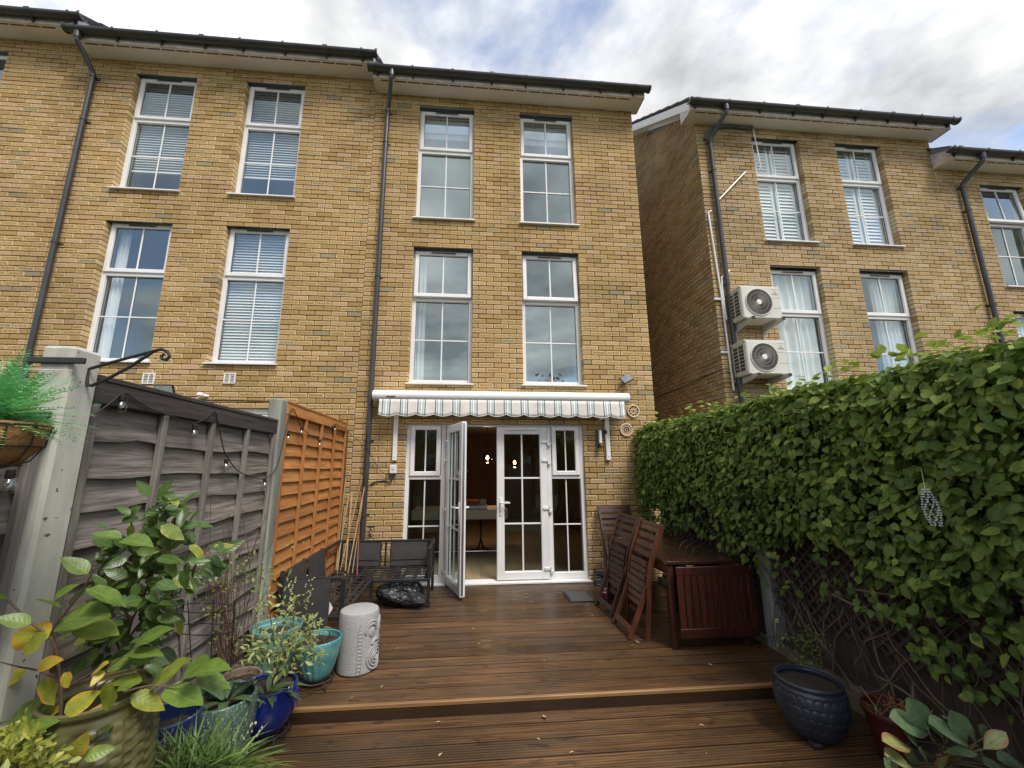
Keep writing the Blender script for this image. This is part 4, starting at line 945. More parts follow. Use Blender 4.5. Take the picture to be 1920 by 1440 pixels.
for k, (x, z, r) in enumerate(((2.414, 2.308, .085), (2.29, 2.034, .085))):
    t = wallthing('wall_medallion', ('carved wooden medallion half behind the awning valance', 'carved round wooden medallion hung below the other one')[k], 'ornament', x, z)
    def tor(rr, th): 
        g_ = MB(); g_.tube([(x+rr*math.cos(a), -.012, z+rr*math.sin(a)) for a in [2*math.pi*i/40 for i in range(40)]], th, 6, closed=True); return g_
    tor(r, .012).build('rim', WOOD, t, smooth=True); tor(r*.58 if k else r*.5, .0045).build('inner_ring', WOOD, t, smooth=True); tor(r*.25, .0045).build('centre_ring', WOOD, t, smooth=True)
    q = MB(); q.lathe([(.0, -.003), (r, -.003), (r, .0)], (0, 0, 0), 32, M=Matrix.Translation((x, -.004, z)) @ Matrix.Rotation(R(90), 4, 'X')); q.build('backing', M_('dark_gap', (.15, .09, .045)), t)
    n = 32 if k else 9
    for i in range(n):
        a = 2*math.pi*i/n
        if k: p0, p1 = r*.62, r*.94
        else: p0, p1 = r*.2, r*.94
        q = MB(); b = a+(0 if k else .55); q.tube([(x+p0*math.cos(b), -.013, z+p0*math.sin(b)), (x+p1*math.cos(a), -.013, z+p1*math.sin(a))], .0035, 5); q.build('spoke', WOOD, t)
        if not k: q = MB(); b = a-.55; q.tube([(x+p0*math.cos(b), -.0135, z+p0*math.sin(b)), (x+p1*math.cos(a), -.0135, z+p1*math.sin(a))], .0035, 5); q.build('spoke', WOOD, t)
t = wallthing('wall_lamp', 'slim outdoor wall lamp with white tube beside the right awning bracket', 'lamp', 1.87, 1.95)
q = MB(); q.box((1.835, -.03, 1.80), (1.885, -.001, 2.02), .006); q.build('back_plate', M_('bronze_metal', (.10, .085, .06), rough=.5), t); q = MB(); q.tube([(1.875, -.07, 1.84), (1.875, -.07, 2.02)], .022, 12); q.build('tube', PVC, t, smooth=True)
q = MB(); q.tube([(1.865, -.065, 1.795), (1.865, -.065, 1.765)], .03, 12); q.tube([(1.865, -.065, 1.795), (1.865, -.002, 1.82)], .008, 6); q.build('sensor', DARK, t, smooth=True)
t = wallthing('security_camera', 'small round bulb camera under the awning beside the right bracket', 'camera', 1.89, 2.17)
q = MB(); q.lathe([(.0, -.03), (.022, -.02), (.03, .0), (.022, .02), (.0, .03)], (1.87, -.07, 2.165), 16); q.build('globe', BULBG, t, smooth=True); q = MB(); q.tube([(1.88, -.065, 2.17), (1.95, -.01, 2.19)], .010, 8); q.build('arm', PVC, t)
q = MB(); q.tube([(1.955, -.06, 2.0), (1.955, -.02, 2.0)], .028, 12); q.build('sensor_head', DARK, t, smooth=True)
for k, x in enumerate((-4.287, -3.255)):
    z = (2.69, 2.71)[k]; t = wallthing('wall_vent', ('cream air vent grille on the brickwork above the floodlight', 'cream air vent grille on the brickwork near the round sensor')[k], 'vent', x, z)
    q = MB(); s = .075
    for a, b in (((-s, -s), (-s+.014, s)), ((s-.014, -s), (s, s)), ((-s+.014, -s), (s-.014, -s+.014)), ((-s+.014, s-.014), (s-.014, s))): q.box((x+a[0], -.016, z+a[1]), (x+b[0], .004, z+b[1]), .002)
    q.build('frame', CAS, t); q = MB(); q.box((x-s+.01, -.002, z-s+.01), (x+s-.01, .003, z+s-.01)); q.build('recess', M_('vent_recess', (.12, .115, .10)), t)
    q = MB(); q.box((x-.006, -.013, z-s+.014), (x+.006, -.004, z+s-.014)); q.build('mullion', CAS, t)
    for j in range(6):
        zz = z-s+.024+j*.021; q = MB(); q.box((x-s+.014, -.0125, zz), (x+s-.014, -.005, zz+.007)); q.build('louvre', CAS, t)
t = wallthing('floodlight', 'black framed floodlight on the brick wall, peeking over the grey fence', 'light', -4.045, 2.50)
Mx = Matrix.Translation((-4.0, -.10, 2.505)) @ Matrix.Rotation(R(28), 4, 'X')
q = MB(); q.box((-.12, .0, -.085), (.12, .03, .085), .006, Mx); q.build('housing', DARK, t); q = MB(); q.box((-.105, -.004, -.07), (.105, .001, .07), 0, Mx); q.build('lens', M_('frosted_lens', (.62, .64, .62), rough=.3), t); q = MB(); q.tube([(-3.93, -.09, 2.45), (-3.86, -.005, 2.39)], .010, 6); q.build('bracket', DARK, t)
t = wallthing('motion_sensor', 'small white round motion sensor on the brick wall above the grey fence', 'sensor', -3.57, 2.465)
q = MB(); q.lathe([(.0, -.04), (.03, -.035), (.045, -.01), (.04, .02), (.02, .03)], (-3.57, -.06, 2.47), 18); q.build('head', PVC, t, smooth=True); q = MB(); q.tube([(-3.55, -.05, 2.46), (-3.50, -.002, 2.46)], .02, 10); q.build('base', PVC, t, smooth=True)
q = MB(); q.tube([(-3.86, -.01, 2.39), (-3.6, -.008, 2.405), (-3.3, -.008, 2.41), (-2.7, -.008, 2.40)], .005, 6); tag(q.build('wall_cable', DARK), 'thin black cable clipped along the neighbour brick wall', 'cable')
t = wallthing('garden_tap', 'brass garden tap on the wall beside the black downpipe', 'tap', -1.245, .69)
q = MB(); q.tube([(-1.25, 0, .70), (-1.25, -.07, .70), (-1.235, -.10, .69), (-1.225, -.11, .655), (-1.225, -.11, .63)], .013, 10); q.build('spout', M_('worn_brass', (.32, .27, .20), (.18, .16, .13), (30, 30, 30), .35, metal=.9), t, smooth=True); q = MB(); q.tube([(-1.25, -.06, .71), (-1.25, -.06, .745)], .008, 8); q.tube([(-1.29, -.06, .748), (-1.21, -.06, .748)], .007, 8); q.build('handle', DARK, t, smooth=True)

# ------------------------------------------------------------------ air conditioning units and pipework of the right house
ACM = M_('ivory_sheet_steel', (.62, .60, .54), (.57, .55, .49), (3, 3, 3), .45)
ACD = M_('dark_fan_recess', (.075, .065, .055), rough=.7); ACG = M_('grey_grille_wire', (.33, .31, .28), rough=.5)
def text_mesh(name, body, size, mat, parent, M):
    cu = bpy.data.curves.new(name, 'FONT'); cu.body = body; cu.size = size; cu.extrude = .0004; cu.align_x = 'CENTER'
    ob = bpy.data.objects.new('tmp', cu); COL.objects.link(ob); dg = bpy.context.evaluated_depsgraph_get(); me = bpy.data.meshes.new_from_object(ob.evaluated_get(dg)); bpy.data.objects.remove(ob)
    me.transform(M); me.materials.clear(); me.materials.append(mat); me.name = name; return link(name, me, parent)
def ac_unit():
    t = thing('air_conditioner', 'upper of two ivory air conditioning units beside the net-curtained window', 'air conditioner', (0, 0, 0), 'air conditioning units on the brick wall')
    q = MB(); q.box((-.32, -.335, 0), (.32, -.01, .52), .016); q.build('casing', ACM, t, smooth=False)
    q = MB(); q.box((-.328, -.33, .50), (.328, -.004, .530), .008); q.build('lid', ACM, t)
    def disc(r, y, mat, name, th=.002):
        g_ = MB(); g_.lathe([(.0, th), (r, th), (r, 0), (0, 0)], (0, 0, 0), 40, M=Matrix.Translation((-.045, y, .262)) @ Matrix.Rotation(R(90), 4, 'X')); return g_.build(name, mat, t)
    disc(.214, -.3353, ACD, 'fan_recess')
    for rr, th in ((.214, .008), (.15, .003), (.095, .003)):
        g_ = MB(); g_.tube([(-.045+rr*math.cos(a), -.341, .262+rr*math.sin(a)) for a in [2*math.pi*i/48 for i in range(48)]], th, 6, closed=True); g_.build('grille_ring', ACM if rr > .2 else ACG, t, smooth=True)
    for i in range(48):
        a = 2*math.pi*i/48; g_ = MB(); g_.tube([(-.045+.04*math.cos(a), -.340, .262+.04*math.sin(a)), (-.045+.212*math.cos(a+.14), -.340, .262+.212*math.sin(a+.14))], .0028, 4); g_.build('grille_spoke', ACG, t)
    g_ = MB(); g_.lathe([(.0, .012), (.035, .010), (.046, .0), (.0, 0)], (0, 0, 0), 24, M=Matrix.Translation((-.045, -.338, .262)) @ Matrix.Rotation(R(90), 4, 'X')); g_.build('grille_hub', PVC, t, smooth=True)
    q = MB(); q.box((-.3225, -.30, .06), (-.3195, -.04, .47)); sd_ = q.build('side_grille', ACD, t)
    for i in range(8): q = MB(); q.box((-.330, -.305, .06+i*.056), (-.320, -.035, .068+i*.056)); q.build('grille_bar', ACM, sd_)
    for i in range(3): q = MB(); q.box((-.3312, -.30+i*.125, .055), (-.3205, -.290+i*.125, .468)); q.build('grille_bar', ACM, sd_)
    for z in (.335, .17): q = MB(); q.box((.175, -.3365, z), (.318, -.334, z+.0025)); q.build('panel_line', ACD, t)
    LOGO = M_('logo_grey', (.16, .14, .15), rough=.5)
    for (cx, cz) in ((.235, .442), (.222, .420), (.248, .420)):
        q = MB(); s = .0115; q.add([(cx, -.3366, cz+s*1.0), (cx+s*.72, -.3366, cz), (cx, -.3366, cz-s), (cx-s*.72, -.3366, cz)], [(0, 1, 2, 3)]); q.build('emblem', LOGO, t, fix=False)
    text_mesh('lettering', 'MITSUBISHI', .022, LOGO, t, Matrix.Translation((.236, -.3366, .388)) @ Matrix.Rotation(R(90), 4, 'X'))
    q = MB(); q.box((.19, -.3366, .474), (.285, -.3362, .478)); q.build('label_strip', LOGO, t)
    for x in (-.24, .24):
        q = MB(); q.prism([(-.43, -.045), (-.43, -.005), (.0, -.005), (.0, -.115)], x-.022, x+.022, 'x'); br = q.build('support_arm', M_('painted_steel_arm', (.50, .49, .46), (.42, .41, .38), (5, 5, 5), .5), t)
        q = MB(); q.box((x-.024, -.437, -.047), (x+.024, -.43, -.003)); q.build('arm_cap', DARK, br); q = MB(); q.box((x-.02, -.012, -.28), (x+.02, .0, .05), .003); q.build('wall_rail', M_('grey_rail', (.45, .45, .45)), br)
    return t
A1 = ac_unit(); A2 = copy_tree(A1); A1.location = (4.465, YR-.004, 3.715); A2.location = (4.435, YR-.004, 2.845)
A2['label'] = 'lower of two ivory air conditioning units, just above the hedge'
t = thing('pipe_trunking', 'thin white pipe runs clipped beside the downpipe of the right house', 'pipe', (4.1, YR, 4))
Pw = lambda u, v, y=YR-.03: PX(u, v, 'y', y)
q = MB(); q.tube([Pw(1334, 395), Pw(1328, 398), Pw(1336, 450), Pw(1352, 550), Pw(1366, 660), Pw(1376, 732)], .014, 8); q.build('pipe_run', PVC, t, smooth=True)
q = MB(); q.tube([Pw(1368, 507), Pw(1353, 520), Pw(1354, 540), Pw(1362, 600)], .014, 8); q.build('pipe_run', PVC, t, smooth=True)
q = MB(); q.tube([Pw(1398, 322), Pw(1341, 382)], .012, 8); q.build('pipe_run', PVC, t, smooth=True)
q = MB(); q.tube([Pw(1412, 242), Pw(1420, 280, YR-.05), Pw(1427, 318, YR-.05)], .010, 8); q.build('overflow_pipe', PVC, t, smooth=True)
q = MB(); q.tube(smooth_path([Pw(1322, 262), Pw(1330, 246), Pw(1350, 238), Pw(1375, 237), Pw(1395, 240), Pw(1411, 240)]), .030, 10); q.build('lagged_pipe', M_('grey_lagging', (.10, .10, .10)), t, smooth=True)
for v in (560, 660): 
    p = Pw(1345+(v-560)*.13, v); q = MB(); q.box((p[0]-.05, YR-.03, p[2]-.02), (p[0]+.06, YR, p[2]+.02), .003); q.build('clip', GREYP, t)
q = MB(); q.tube([PX(1370, 700, 'y', YR-.02), (XR0-.012, YR+.02, 3.0), (XR0-.012, 1.2, 2.95), (XR0-.012, 2.6, 2.92)], .006, 6); tag(q.build('wall_cable', DARK), 'thin black cable running round the corner into the alley', 'cable')
# ------------------------------------------------------------------ foliage helpers
def leaf_tmpl(L=1., Wd=.5, shape='ovate', fold=.25, droop=.15, n=6, wave=.0):
    V = []; UV = []
    for i in range(n+1):
        s = i/n
        if shape == 'heart': w = (math.sin(math.pi*min(1, s*.93+.10))**.62)*(1-.55*s**2.4) if 0 < s < 1 else (.42 if s == 0 else 0)
        elif shape == 'lance': w = math.sin(math.pi*s**.8)**.9
        elif shape == 'obov': w = math.sin(math.pi*s**1.35)**.75
        else: w = math.sin(math.pi*s**.78)**.8*(1-.18*s)
        w *= Wd/2; bx = -.10*L if (shape == 'heart' and i == 0) else 0
        z = -droop*s*s*L+.02*math.sin(s*9)*wave; zz = z+fold*w
        V += [(s*L, 0, z), (s*L+bx, w, zz+wave*.05*math.sin(s*14)), (s*L+bx, -w, zz-wave*.05*math.sin(s*12))]; UV += [(s, .5), (s, 1), (s, 0)]
    F = []
    for i in range(n):
        a = i*3; b = a+3; F += [(a, b, b+1, a+1), (a, a+2, b+2, b)]
    return np.array(V, float), F, np.array(UV, np.float32)
def basis(d, up):
    d = np.asarray(d, float); d = d/np.linalg.norm(d); up = np.asarray(up, float); s = np.cross(up, d); ns = np.linalg.norm(s)
    if ns < 1e-5: s = np.cross((1, 0, 0), d); ns = np.linalg.norm(s)
    s = s/ns; u = np.cross(d, s); return np.stack([d, s, u], 1)
def leaf_mesh_obj(tm, size, tone, mat):
    V, F, UV = tm; me = bpy.data.meshes.new('leaf'); me.from_pydata((V*size).tolist(), [], F); me.update()
    at = me.attributes.new('tone', 'FLOAT', 'POINT'); at.data.foreach_set('value', np.full(len(V), tone, np.float32))
    ul = me.uv_layers.new(name='UVMap'); idx = np.array([l.vertex_index for l in me.loops]); ul.data.foreach_set('uv', UV[idx].ravel())
    me.polygons.foreach_set('use_smooth', [True]*len(me.polygons)); me.materials.append(mat); return me
def joined_leaves(name, items, tmpls, mat, parent=None, org=None, kind='stuff'):
    """items: (pos, basis3x3, size, tone, template index)"""
    V = []; F = []; T = []; U = []; o = 0
    for (p, B, s, tn, k) in items:
        tv, tf, tu = tmpls[k]; V.append((tv*s)@B.T+p); F += [tuple(i+o for i in f) for f in tf]; T.append(np.full(len(tv), tn, np.float32)); U.append(tu); o += len(tv)
    V = np.concatenate(V); o0 = ORG[parent.name] if parent else np.zeros(3) if org is None else np.array(org)
    me = bpy.data.meshes.new(name); me.from_pydata((V-o0).tolist(), [], F); me.update()
    at = me.attributes.new('tone', 'FLOAT', 'POINT'); at.data.foreach_set('value', np.concatenate(T))
    ul = me.uv_layers.new(name='UVMap'); idx = np.empty(len(me.loops), np.int32); me.loops.foreach_get('vertex_index', idx); ul.data.foreach_set('uv', np.concatenate(U)[idx].ravel())
    me.polygons.foreach_set('use_smooth', np.ones(len(me.polygons), bool)); me.materials.append(mat)
    ob = link(name, me, parent, o0); 
    if kind: ob['kind'] = kind
    return ob
def leaf_objs(items, meshes, parent):
    o0 = ORG[parent.name]
    for (p, B, s, k) in items:
        ob = bpy.data.objects.new('leaf', meshes[k % len(meshes)]); COL.objects.link(ob); ob.parent = parent
        M = Matrix([[B[i][0]*s, B[i][1]*s, B[i][2]*s, (np.asarray(p)-o0)[i]] for i in range(3)]+[[0, 0, 0, 1]]); ob.matrix_local = M

# ------------------------------------------------------------------ right boundary: fence, trellis, hedge
XH = 2.66
DFENCE = M_('dark_brown_fence_board', (.075, .050, .040), (.042, .029, .024), (20, 20, 1.8), .85, .6, rand=.2, c3=(.055, .042, .034))
for k, (a, b) in enumerate(((-2.02, -.08), (-3.95, -2.16), (-5.9, -4.08))):
    t = thing('fence_panel', ('dark brown fence panel behind the garden table', 'dark brown fence panel behind the dark scalloped pot', 'dark brown fence panel past the last concrete post under the hedge')[k], 'fence', (XH, (a+b)/2, 0))
    y = a
    while y < b-.02:
        w = min(.118, b-y); q = MB(); q.box((XH+random.uniform(0, .006), y+.002, -.10), (XH+.02, y+w, 1.95), .003); q.build('board', DFENCE, t); y += .12
    for z in (.06, 1.9): q = MB(); q.box((XH-.035, a, z-.035), (XH-.001, b, z+.035), .004); q.build('rail', DFENCE, t)
CONCD = M_('grey_slim_post', (.30, .30, .275), (.20, .20, .18), (8, 8, 2), .9, .4)
for k, (a, b) in enumerate(((-2.155, -2.03), (-4.075, -3.955))):
    q = MB(); q.box((XH-.085, a, -.4), (XH+.03, b, 2.0), .01); tag(q.build('concrete_post', CONCD, None, org=(XH, a, 0)), ('slim grey concrete post rising out of the hedge behind the table', 'grey concrete post under the leafy hedge end')[k], 'post')
MOSS = M_('mossy_timber_edging', (.17, .14, .09), (.10, .085, .05), (14, 2, 14), .9, .6)
for a, b, lb in ((-5.9, -2.17, 'mossy edging board along the fence foot beside the scalloped pot'), (-2.02, -.05, 'edging board along the fence foot behind the garden table')):
    q = MB(); q.box((XH-.09, a, -.14), (XH-.03, b, .055), .006); tag(q.build('edging_board', MOSS, None, org=(XH, (a+b)/2, 0)), lb, 'board')
# diamond trellis
t = thing('trellis', 'dark diamond trellis fixed on the right fence behind the climber', 'trellis', (XH-.05, -3, .4))
LATH = M_('dark_lath', (.085, .055, .045), (.05, .034, .028), (30, 30, 30), .85)
z0, z1 = .34, 1.2; H = z1-z0
for sg in (1, -1):
    for i in range(46):
        yb_ = -4.6+i*.085
        ya, yb2 = (yb_, yb_+H) if sg > 0 else (yb_+H, yb_)
        if max(ya, yb2) > -.3 or min(ya, yb2) < -4.8: 
            if i > 30: continue
        q = MB(); q.bar((XH-.045+(.004 if sg > 0 else -.006), ya, z0), (XH-.045+(.004 if sg > 0 else -.006), yb2, z1), .008, .018, (0, 0, 1)); q.build('lath', LATH, t)

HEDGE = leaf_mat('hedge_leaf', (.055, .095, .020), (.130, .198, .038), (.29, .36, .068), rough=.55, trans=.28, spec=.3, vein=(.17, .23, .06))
HG = thing('hedge', 'dense green climber covering the right fence as a leafy hedge', 'hedge', (2.55, -2.4, 0))
hp = [leaf_tmpl(1, .86, 'heart', f, d, 6) for f, d in ((.22, .10), (.35, .2), (.15, .28), (.28, .05))]
def hn(y, z, s=1.): return mnoise.noise(Vector((y*s, z*s, 1.7)))
def hface(y, z):    # x of the leafy face
    b = 2.47-.10*math.exp(-((z-1.35)/.75)**2)+.07*hn(y, z, 1.6)+.035*hn(y+9, z, 4.)
    if z > 1.95: b += (z-1.95)*.9
    return b
def zlow(y):        # ragged lower edge of the leaves
    b = np.interp(y, [-4.6, -3.8, -3.4, -3.1, -2.8, -2.5, -2.15, -1.7, -1.0, -.3, 0], [.22, .30, .50, .66, .60, .48, .60, .82, .82, .62, .62])
    return b+.10*hn(y*2.3, 7.1, 1.)
items = []
def hedge_leaf(p, out, size, tone, k):
    d = np.array([out[0]*.35+random.gauss(0, .32), random.gauss(0, .55), -.62+random.gauss(0, .38)]); up = np.array([out[0]*.9+random.gauss(0, .35), random.gauss(0, .38), .62+out[2]*.5+random.gauss(0, .3)])
    items.append((np.array(p), basis(d, up), size, tone, k))
N = 0
while N < 12500:
    y = random.uniform(-4.75, -.03); z = random.uniform(.1, 2.12); zl = zlow(y)
    if z < zl: continue
    if z < zl+.34 and random.random() < .62: continue
    if z < 1.0 and hn(y*1.5+3, z*1.5, 1.6) > .16 and random.random() < .85: continue          # gaps low down
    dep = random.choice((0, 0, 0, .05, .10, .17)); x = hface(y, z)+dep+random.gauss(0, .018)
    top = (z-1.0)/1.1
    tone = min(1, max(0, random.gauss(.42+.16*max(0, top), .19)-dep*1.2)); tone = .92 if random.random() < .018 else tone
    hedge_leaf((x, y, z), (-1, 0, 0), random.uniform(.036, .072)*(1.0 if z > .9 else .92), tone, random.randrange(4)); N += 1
for i in range(2900):                   # the crest
    y = random.uniform(-4.75, -.02); x = random.uniform(2.45, 2.98); z = 2.085+.05*hn(y*1.4, 3.3, 1.)+.03*hn(y*4, 8, 1.)-abs(x-2.7)*.22+random.gauss(0, .022)
    if y < -3.3: z += .03*random.random()
    d = np.array([random.gauss(-.35, .5), random.gauss(0, .6), random.gauss(-.12, .25)]); up = np.array([random.gauss(-.2, .3), random.gauss(0, .3), 1.])
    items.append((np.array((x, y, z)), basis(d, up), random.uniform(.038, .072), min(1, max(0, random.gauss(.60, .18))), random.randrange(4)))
for i in range(150):                    # pale young shoots standing up at the near end
    y = random.uniform(-4.5, -2.9) if i % 3 else random.uniform(-2.9, -.1); x = random.uniform(2.42, 2.7); z = 2.14+abs(random.gauss(0, .045))*(1.0 if i % 3 else .5)
    d = np.array([random.gauss(-.3, .4), random.gauss(-.3, .6), random.gauss(.25, .25)]); items.append((np.array((x, y, z)), basis(d, (random.gauss(0, .3), 0, 1)), random.uniform(.035, .07), random.uniform(.75, 1.), random.randrange(4)))
def lscore(it):
    u, v, w = proj(it[0])
    if not (0 < u < 1915 and 0 < v < 1440) or it[0][0] > hface(it[0][1], it[0][2])+.02: return -1
    return it[2]/w
items.sort(key=lscore, reverse=True)
hv = [[leaf_mesh_obj(hp[k], 1, tn, HEDGE) for tn in (.12, .26, .40, .54, .70, .92)] for k in range(4)]
o0 = ORG[HG.name]
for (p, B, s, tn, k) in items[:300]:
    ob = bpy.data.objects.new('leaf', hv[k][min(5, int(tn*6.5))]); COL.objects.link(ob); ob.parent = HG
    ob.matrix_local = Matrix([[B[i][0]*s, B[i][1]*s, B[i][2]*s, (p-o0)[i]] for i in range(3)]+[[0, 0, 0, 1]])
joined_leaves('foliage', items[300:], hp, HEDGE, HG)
STEM = M_('dry_vine_stem', (.22, .165, .115), (.13, .095, .07), (12, 12, 12), .85, .4); STEMD = M_('dark_vine_stem', (.10, .072, .052), (.06, .045, .034), (12, 12, 12), .85)
for i in range(78):                      # bare runners at the bottom of the climber
    y = random.uniform(-4.3, -2.15) if i < 60 else random.uniform(-2.0, -.4); x = XH-.06-random.random()*.10; z = random.uniform(-.04, .25) if i < 60 else random.uniform(.45, .7)
    P = [(x, y, z)]; dy = random.gauss(.25 if random.random() < .6 else -.3, .28); n = 7
    for k in range(n): P.append((min(XH-.02, P[-1][0]+random.gauss(.0, .018)), P[-1][1]+dy*.16+random.gauss(0, .02), P[-1][2]+random.uniform(.06, .13)))
    q = MB(); r = random.choice((.0022, .003, .004, .0055)); q.tube(smooth_path(P, 3), [r*(1-.5*j/(n*3)) for j in range(n*3+1)], 5); q.build('stem', STEM if random.random() < .55 else STEMD, HG, smooth=True)
for pts_, r in (((((1590, 1430), (1660, 1395), (1720, 1330), (1700, 1300), (1640, 1265)), .007)), (((1755, 1420), (1745, 1370), (1715, 1320), (1712, 1280)), .006), (((1390, 1120), (1430, 1190), (1480, 1180), (1500, 1120)), .004), (((1600, 1105), (1680, 1115), (1760, 1100)), .008), (((1560, 1115), (1640, 1150), (1700, 1155), (1780, 1160)), .008)):
    q = MB(); q.tube(smooth_path([PX(u, v, 'x', 2.50+.02*k) for k, (u, v) in enumerate(pts_)], 5), r, 6); q.build('stem', STEM, HG, smooth=True)
# crystal wind spinner hanging in the hedge
t = thing('wind_spinner', 'silver crystal spiral ornament hanging against the hedge', 'ornament', tuple(PX(1742, 960, 'x', 2.30)))
c0 = PX(1735, 918, 'x', 2.30); c1 = PX(1756, 985, 'x', 2.30)
SIL = M_('crystal_silver', (.85, .9, .93), (.6, .66, .7), (60, 60, 60), .15, metal=.3)
q = MB(); q.tube([(c0[0], c0[1], c0[2]+.10), c0], .0015, 5); q.build('thread', SIL, t)
for i in range(15):
    s = i/14; c = c0+(c1-c0)*s; rr = .026*math.sin(math.pi*(.18+.80*(1-s)*.9))+.004; q = MB(); a0 = i*.7
    for k in range(7):
        a = a0+k*.9; q.lathe([(0, -.005), (.005, 0), (0, .005)], (c[0]+rr*math.cos(a), c[1]+rr*math.sin(a), c[2]), 5)
    q.build('crystal_ring', SIL, t)

# ------------------------------------------------------------------ garden table and folding chairs
MAHO = M_('red_brown_hardwood', (.078, .021, .013), (.036, .011, .008), (26, 26, 3.2), .42, .3, rand=.15)
MAHOY = M_('red_brown_hardwood_top', (.055, .020, .013), (.026, .011, .008), (26, 3.2, 26), .30, .3, rand=.2, rough2=.16)
MAHOC = M_('orange_brown_hardwood', (.125, .040, .017), (.062, .020, .010), (22, 22, 4), .42, .3, rand=.15)
MAHOD = M_('dull_brown_hardwood', (.066, .027, .018), (.038, .017, .012), (22, 22, 4), .5, .3, rand=.15)
TB = thing('garden_table', 'dark red-brown slatted gateleg table with its end leaf hanging down', 'table', (2.08, -1.4, 0))
tx0, tx1, ty0, ty1, tz = 1.715, 2.455, -2.06, -.80, .70
for i in range(10):
    a = tx0+.04+(tx1-tx0-.08)*i/10; q = MB(); q.box((a+.003, ty0+.06, tz-.024), (a+(tx1-tx0-.08)/10-.003, ty1-.06, tz-.001), .003); q.build('slat', MAHOY, TB)
for a, b in (((tx0, ty0, tz-.026), (tx1, ty0+.058, tz)), ((tx0, ty1-.058, tz-.026), (tx1, ty1, tz)), ((tx0, ty0+.058, tz-.0265), (tx0+.038, ty1-.058, tz-.0005)), ((tx1-.038, ty0+.058, tz-.0265), (tx1, ty1-.058, tz-.0005))):
    q = MB(); q.box(a, b, .003); q.build('top_frame', MAHOY, TB)
for x in (tx0+.012, tx1-.062):
    for y in (ty0+.012, ty1-.062): q = MB(); q.box((x, y, 0), (x+.05, y+.05, tz-.027), .004); q.build('leg', MAHO, TB)
for a, b in (((tx0+.015, ty0+.062, tz-.115), (tx0+.038, ty1-.062, tz-.028)), ((tx1-.038, ty0+.062, tz-.115), (tx1-.015, ty1-.062, tz-.028)), ((tx0+.062, ty1-.045, tz-.115), (tx1-.062, ty1-.02, tz-.028))): q = MB(); q.box(a, b, .003); q.build('apron', MAHO, TB)
# hanging end leaf
yl = ty0-.045; q = MB(); lx0, lx1, lz0, lz1 = tx0+.055, tx1+.01, .105, tz-.035
q.box((lx0, yl-.012, lz1-.065), (lx1, yl+.012, lz1), .003); q.box((lx0, yl-.012, lz0), (lx1, yl+.012, lz0+.075), .003); lf = q.build('drop_leaf', MAHO, TB)
n = 11
for i in range(n):
    a = lx0+(lx1-lx0)*i/n; q = MB(); q.box((a+.004, yl-.009, lz0+.072), (a+(lx1-lx0)/n-.004, yl+.011, lz1-.062), .003); q.build('slat', MAHO, lf)
for x in (lx0+.1, lx1-.14): q = MB(); q.tube([(x, yl+.005, lz1+.006), (x+.06, yl+.005, lz1+.006)], .006, 8); q.build('hinge', M_('brass_hinge', (.4, .3, .15), metal=1, rough=.4), lf)
# wire plant hoops lying on the table
t = thing('wire_hoops', 'black wire plant hoops lying on the garden table', 'plant support', (2.2, -1.75, tz))
for k in range(3):
    cx, cy = 2.14+.035*k, -1.72-.05*k; q = MB(); q.tube([(cx+.13*math.cos(a)-.02, cy+.05*math.cos(a), tz+.004+.11*math.sin(a)*(1-.12*k)) for a in [math.pi*i/20 for i in range(21)]], .004, 6); q.build('hoop', IRON, t, smooth=True)

def folding_chair(label, mat, mat2):
    """folded slatted chair, width along local X, leaning towards +Y; built at the origin"""
    t = thing('folding_chair', label, 'chair', (0, 0, 0), 'folding wooden chairs stored by the table'); hw = .215
    for s in (-1, 1):
        x = s*hw; q = MB(); P = [(x, .0, .0), (x, .055, .58), (x, .075, .66), (x, .20, .985)]
        for a, b in zip(P[:-1], P[1:]): q.bar(a, b, .024, .046, (0, 1, 0), .003, .004)
        q.build('back_post', mat, t)
        q = MB(); xi = s*(hw-.028); q.bar((xi, -.15, .0), (xi, .07, .52), .022, .042, (0, 1, 0), .003); q.build('leg', mat, t)
        q = MB(); q.tube([(s*(hw+.014), .040, .40), (s*(hw-.045), .040, .40)], .008, 8); q.build('bolt', M_('zinc_bolt', (.55, .55, .52), metal=1, rough=.4), t)
    def cross(y, z, w, h, name, hwid, tilt, m):
        q = MB(); Mx = Matrix.Translation((0, y, z)) @ Matrix.Rotation(tilt, 4, 'X'); q.box((-hwid, -.008, -h/2), (hwid, .010, h/2), .003, Mx); q.build(name, m, t)
    tl = -math.atan2(.125, .325)
    for z in (.70, .775, .85, .925): cross(.075+(z-.66)*.385, z, 0, .052, 'back_slat', hw-.014, tl, mat2)
    cross(.20-.012, .965, 0, .03, 'top_slat', hw-.014, tl, mat2)
    for i in range(7): cross(-.012+.010*i, .27+.058*i, 0, .047, 'seat_slat', hw-.05, -.16, mat2)
    cross(.022, .425, 0, .06, 'cross_rail', hw-.013, -.1, mat); cross(-.128, .07, 0, .05, 'foot_rail', hw-.04, -.4, mat); cross(.02, .16, 0, .04, 'foot_rail', hw-.013, -.1, mat)
    return t
for k, (lab, m1, m2, loc, rz, lean) in enumerate((
    ('orange-brown folded slatted chair leaning on the garden table', MAHOC, MAHOC, (1.59, -1.635, 0), -90, .02),
    ('dull brown folded slatted chair behind the orange-brown one', MAHOD, MAHOD, (1.60, -1.09, 0), -86, .02),
    ('dark folded slatted chair upright against the house wall', MAHOD, MAHO, (2.015, -.27, .002), 0, .02))):
    c = folding_chair(lab, m1, m2); c.location = loc; c.rotation_euler = (-lean, 0, R(rz))

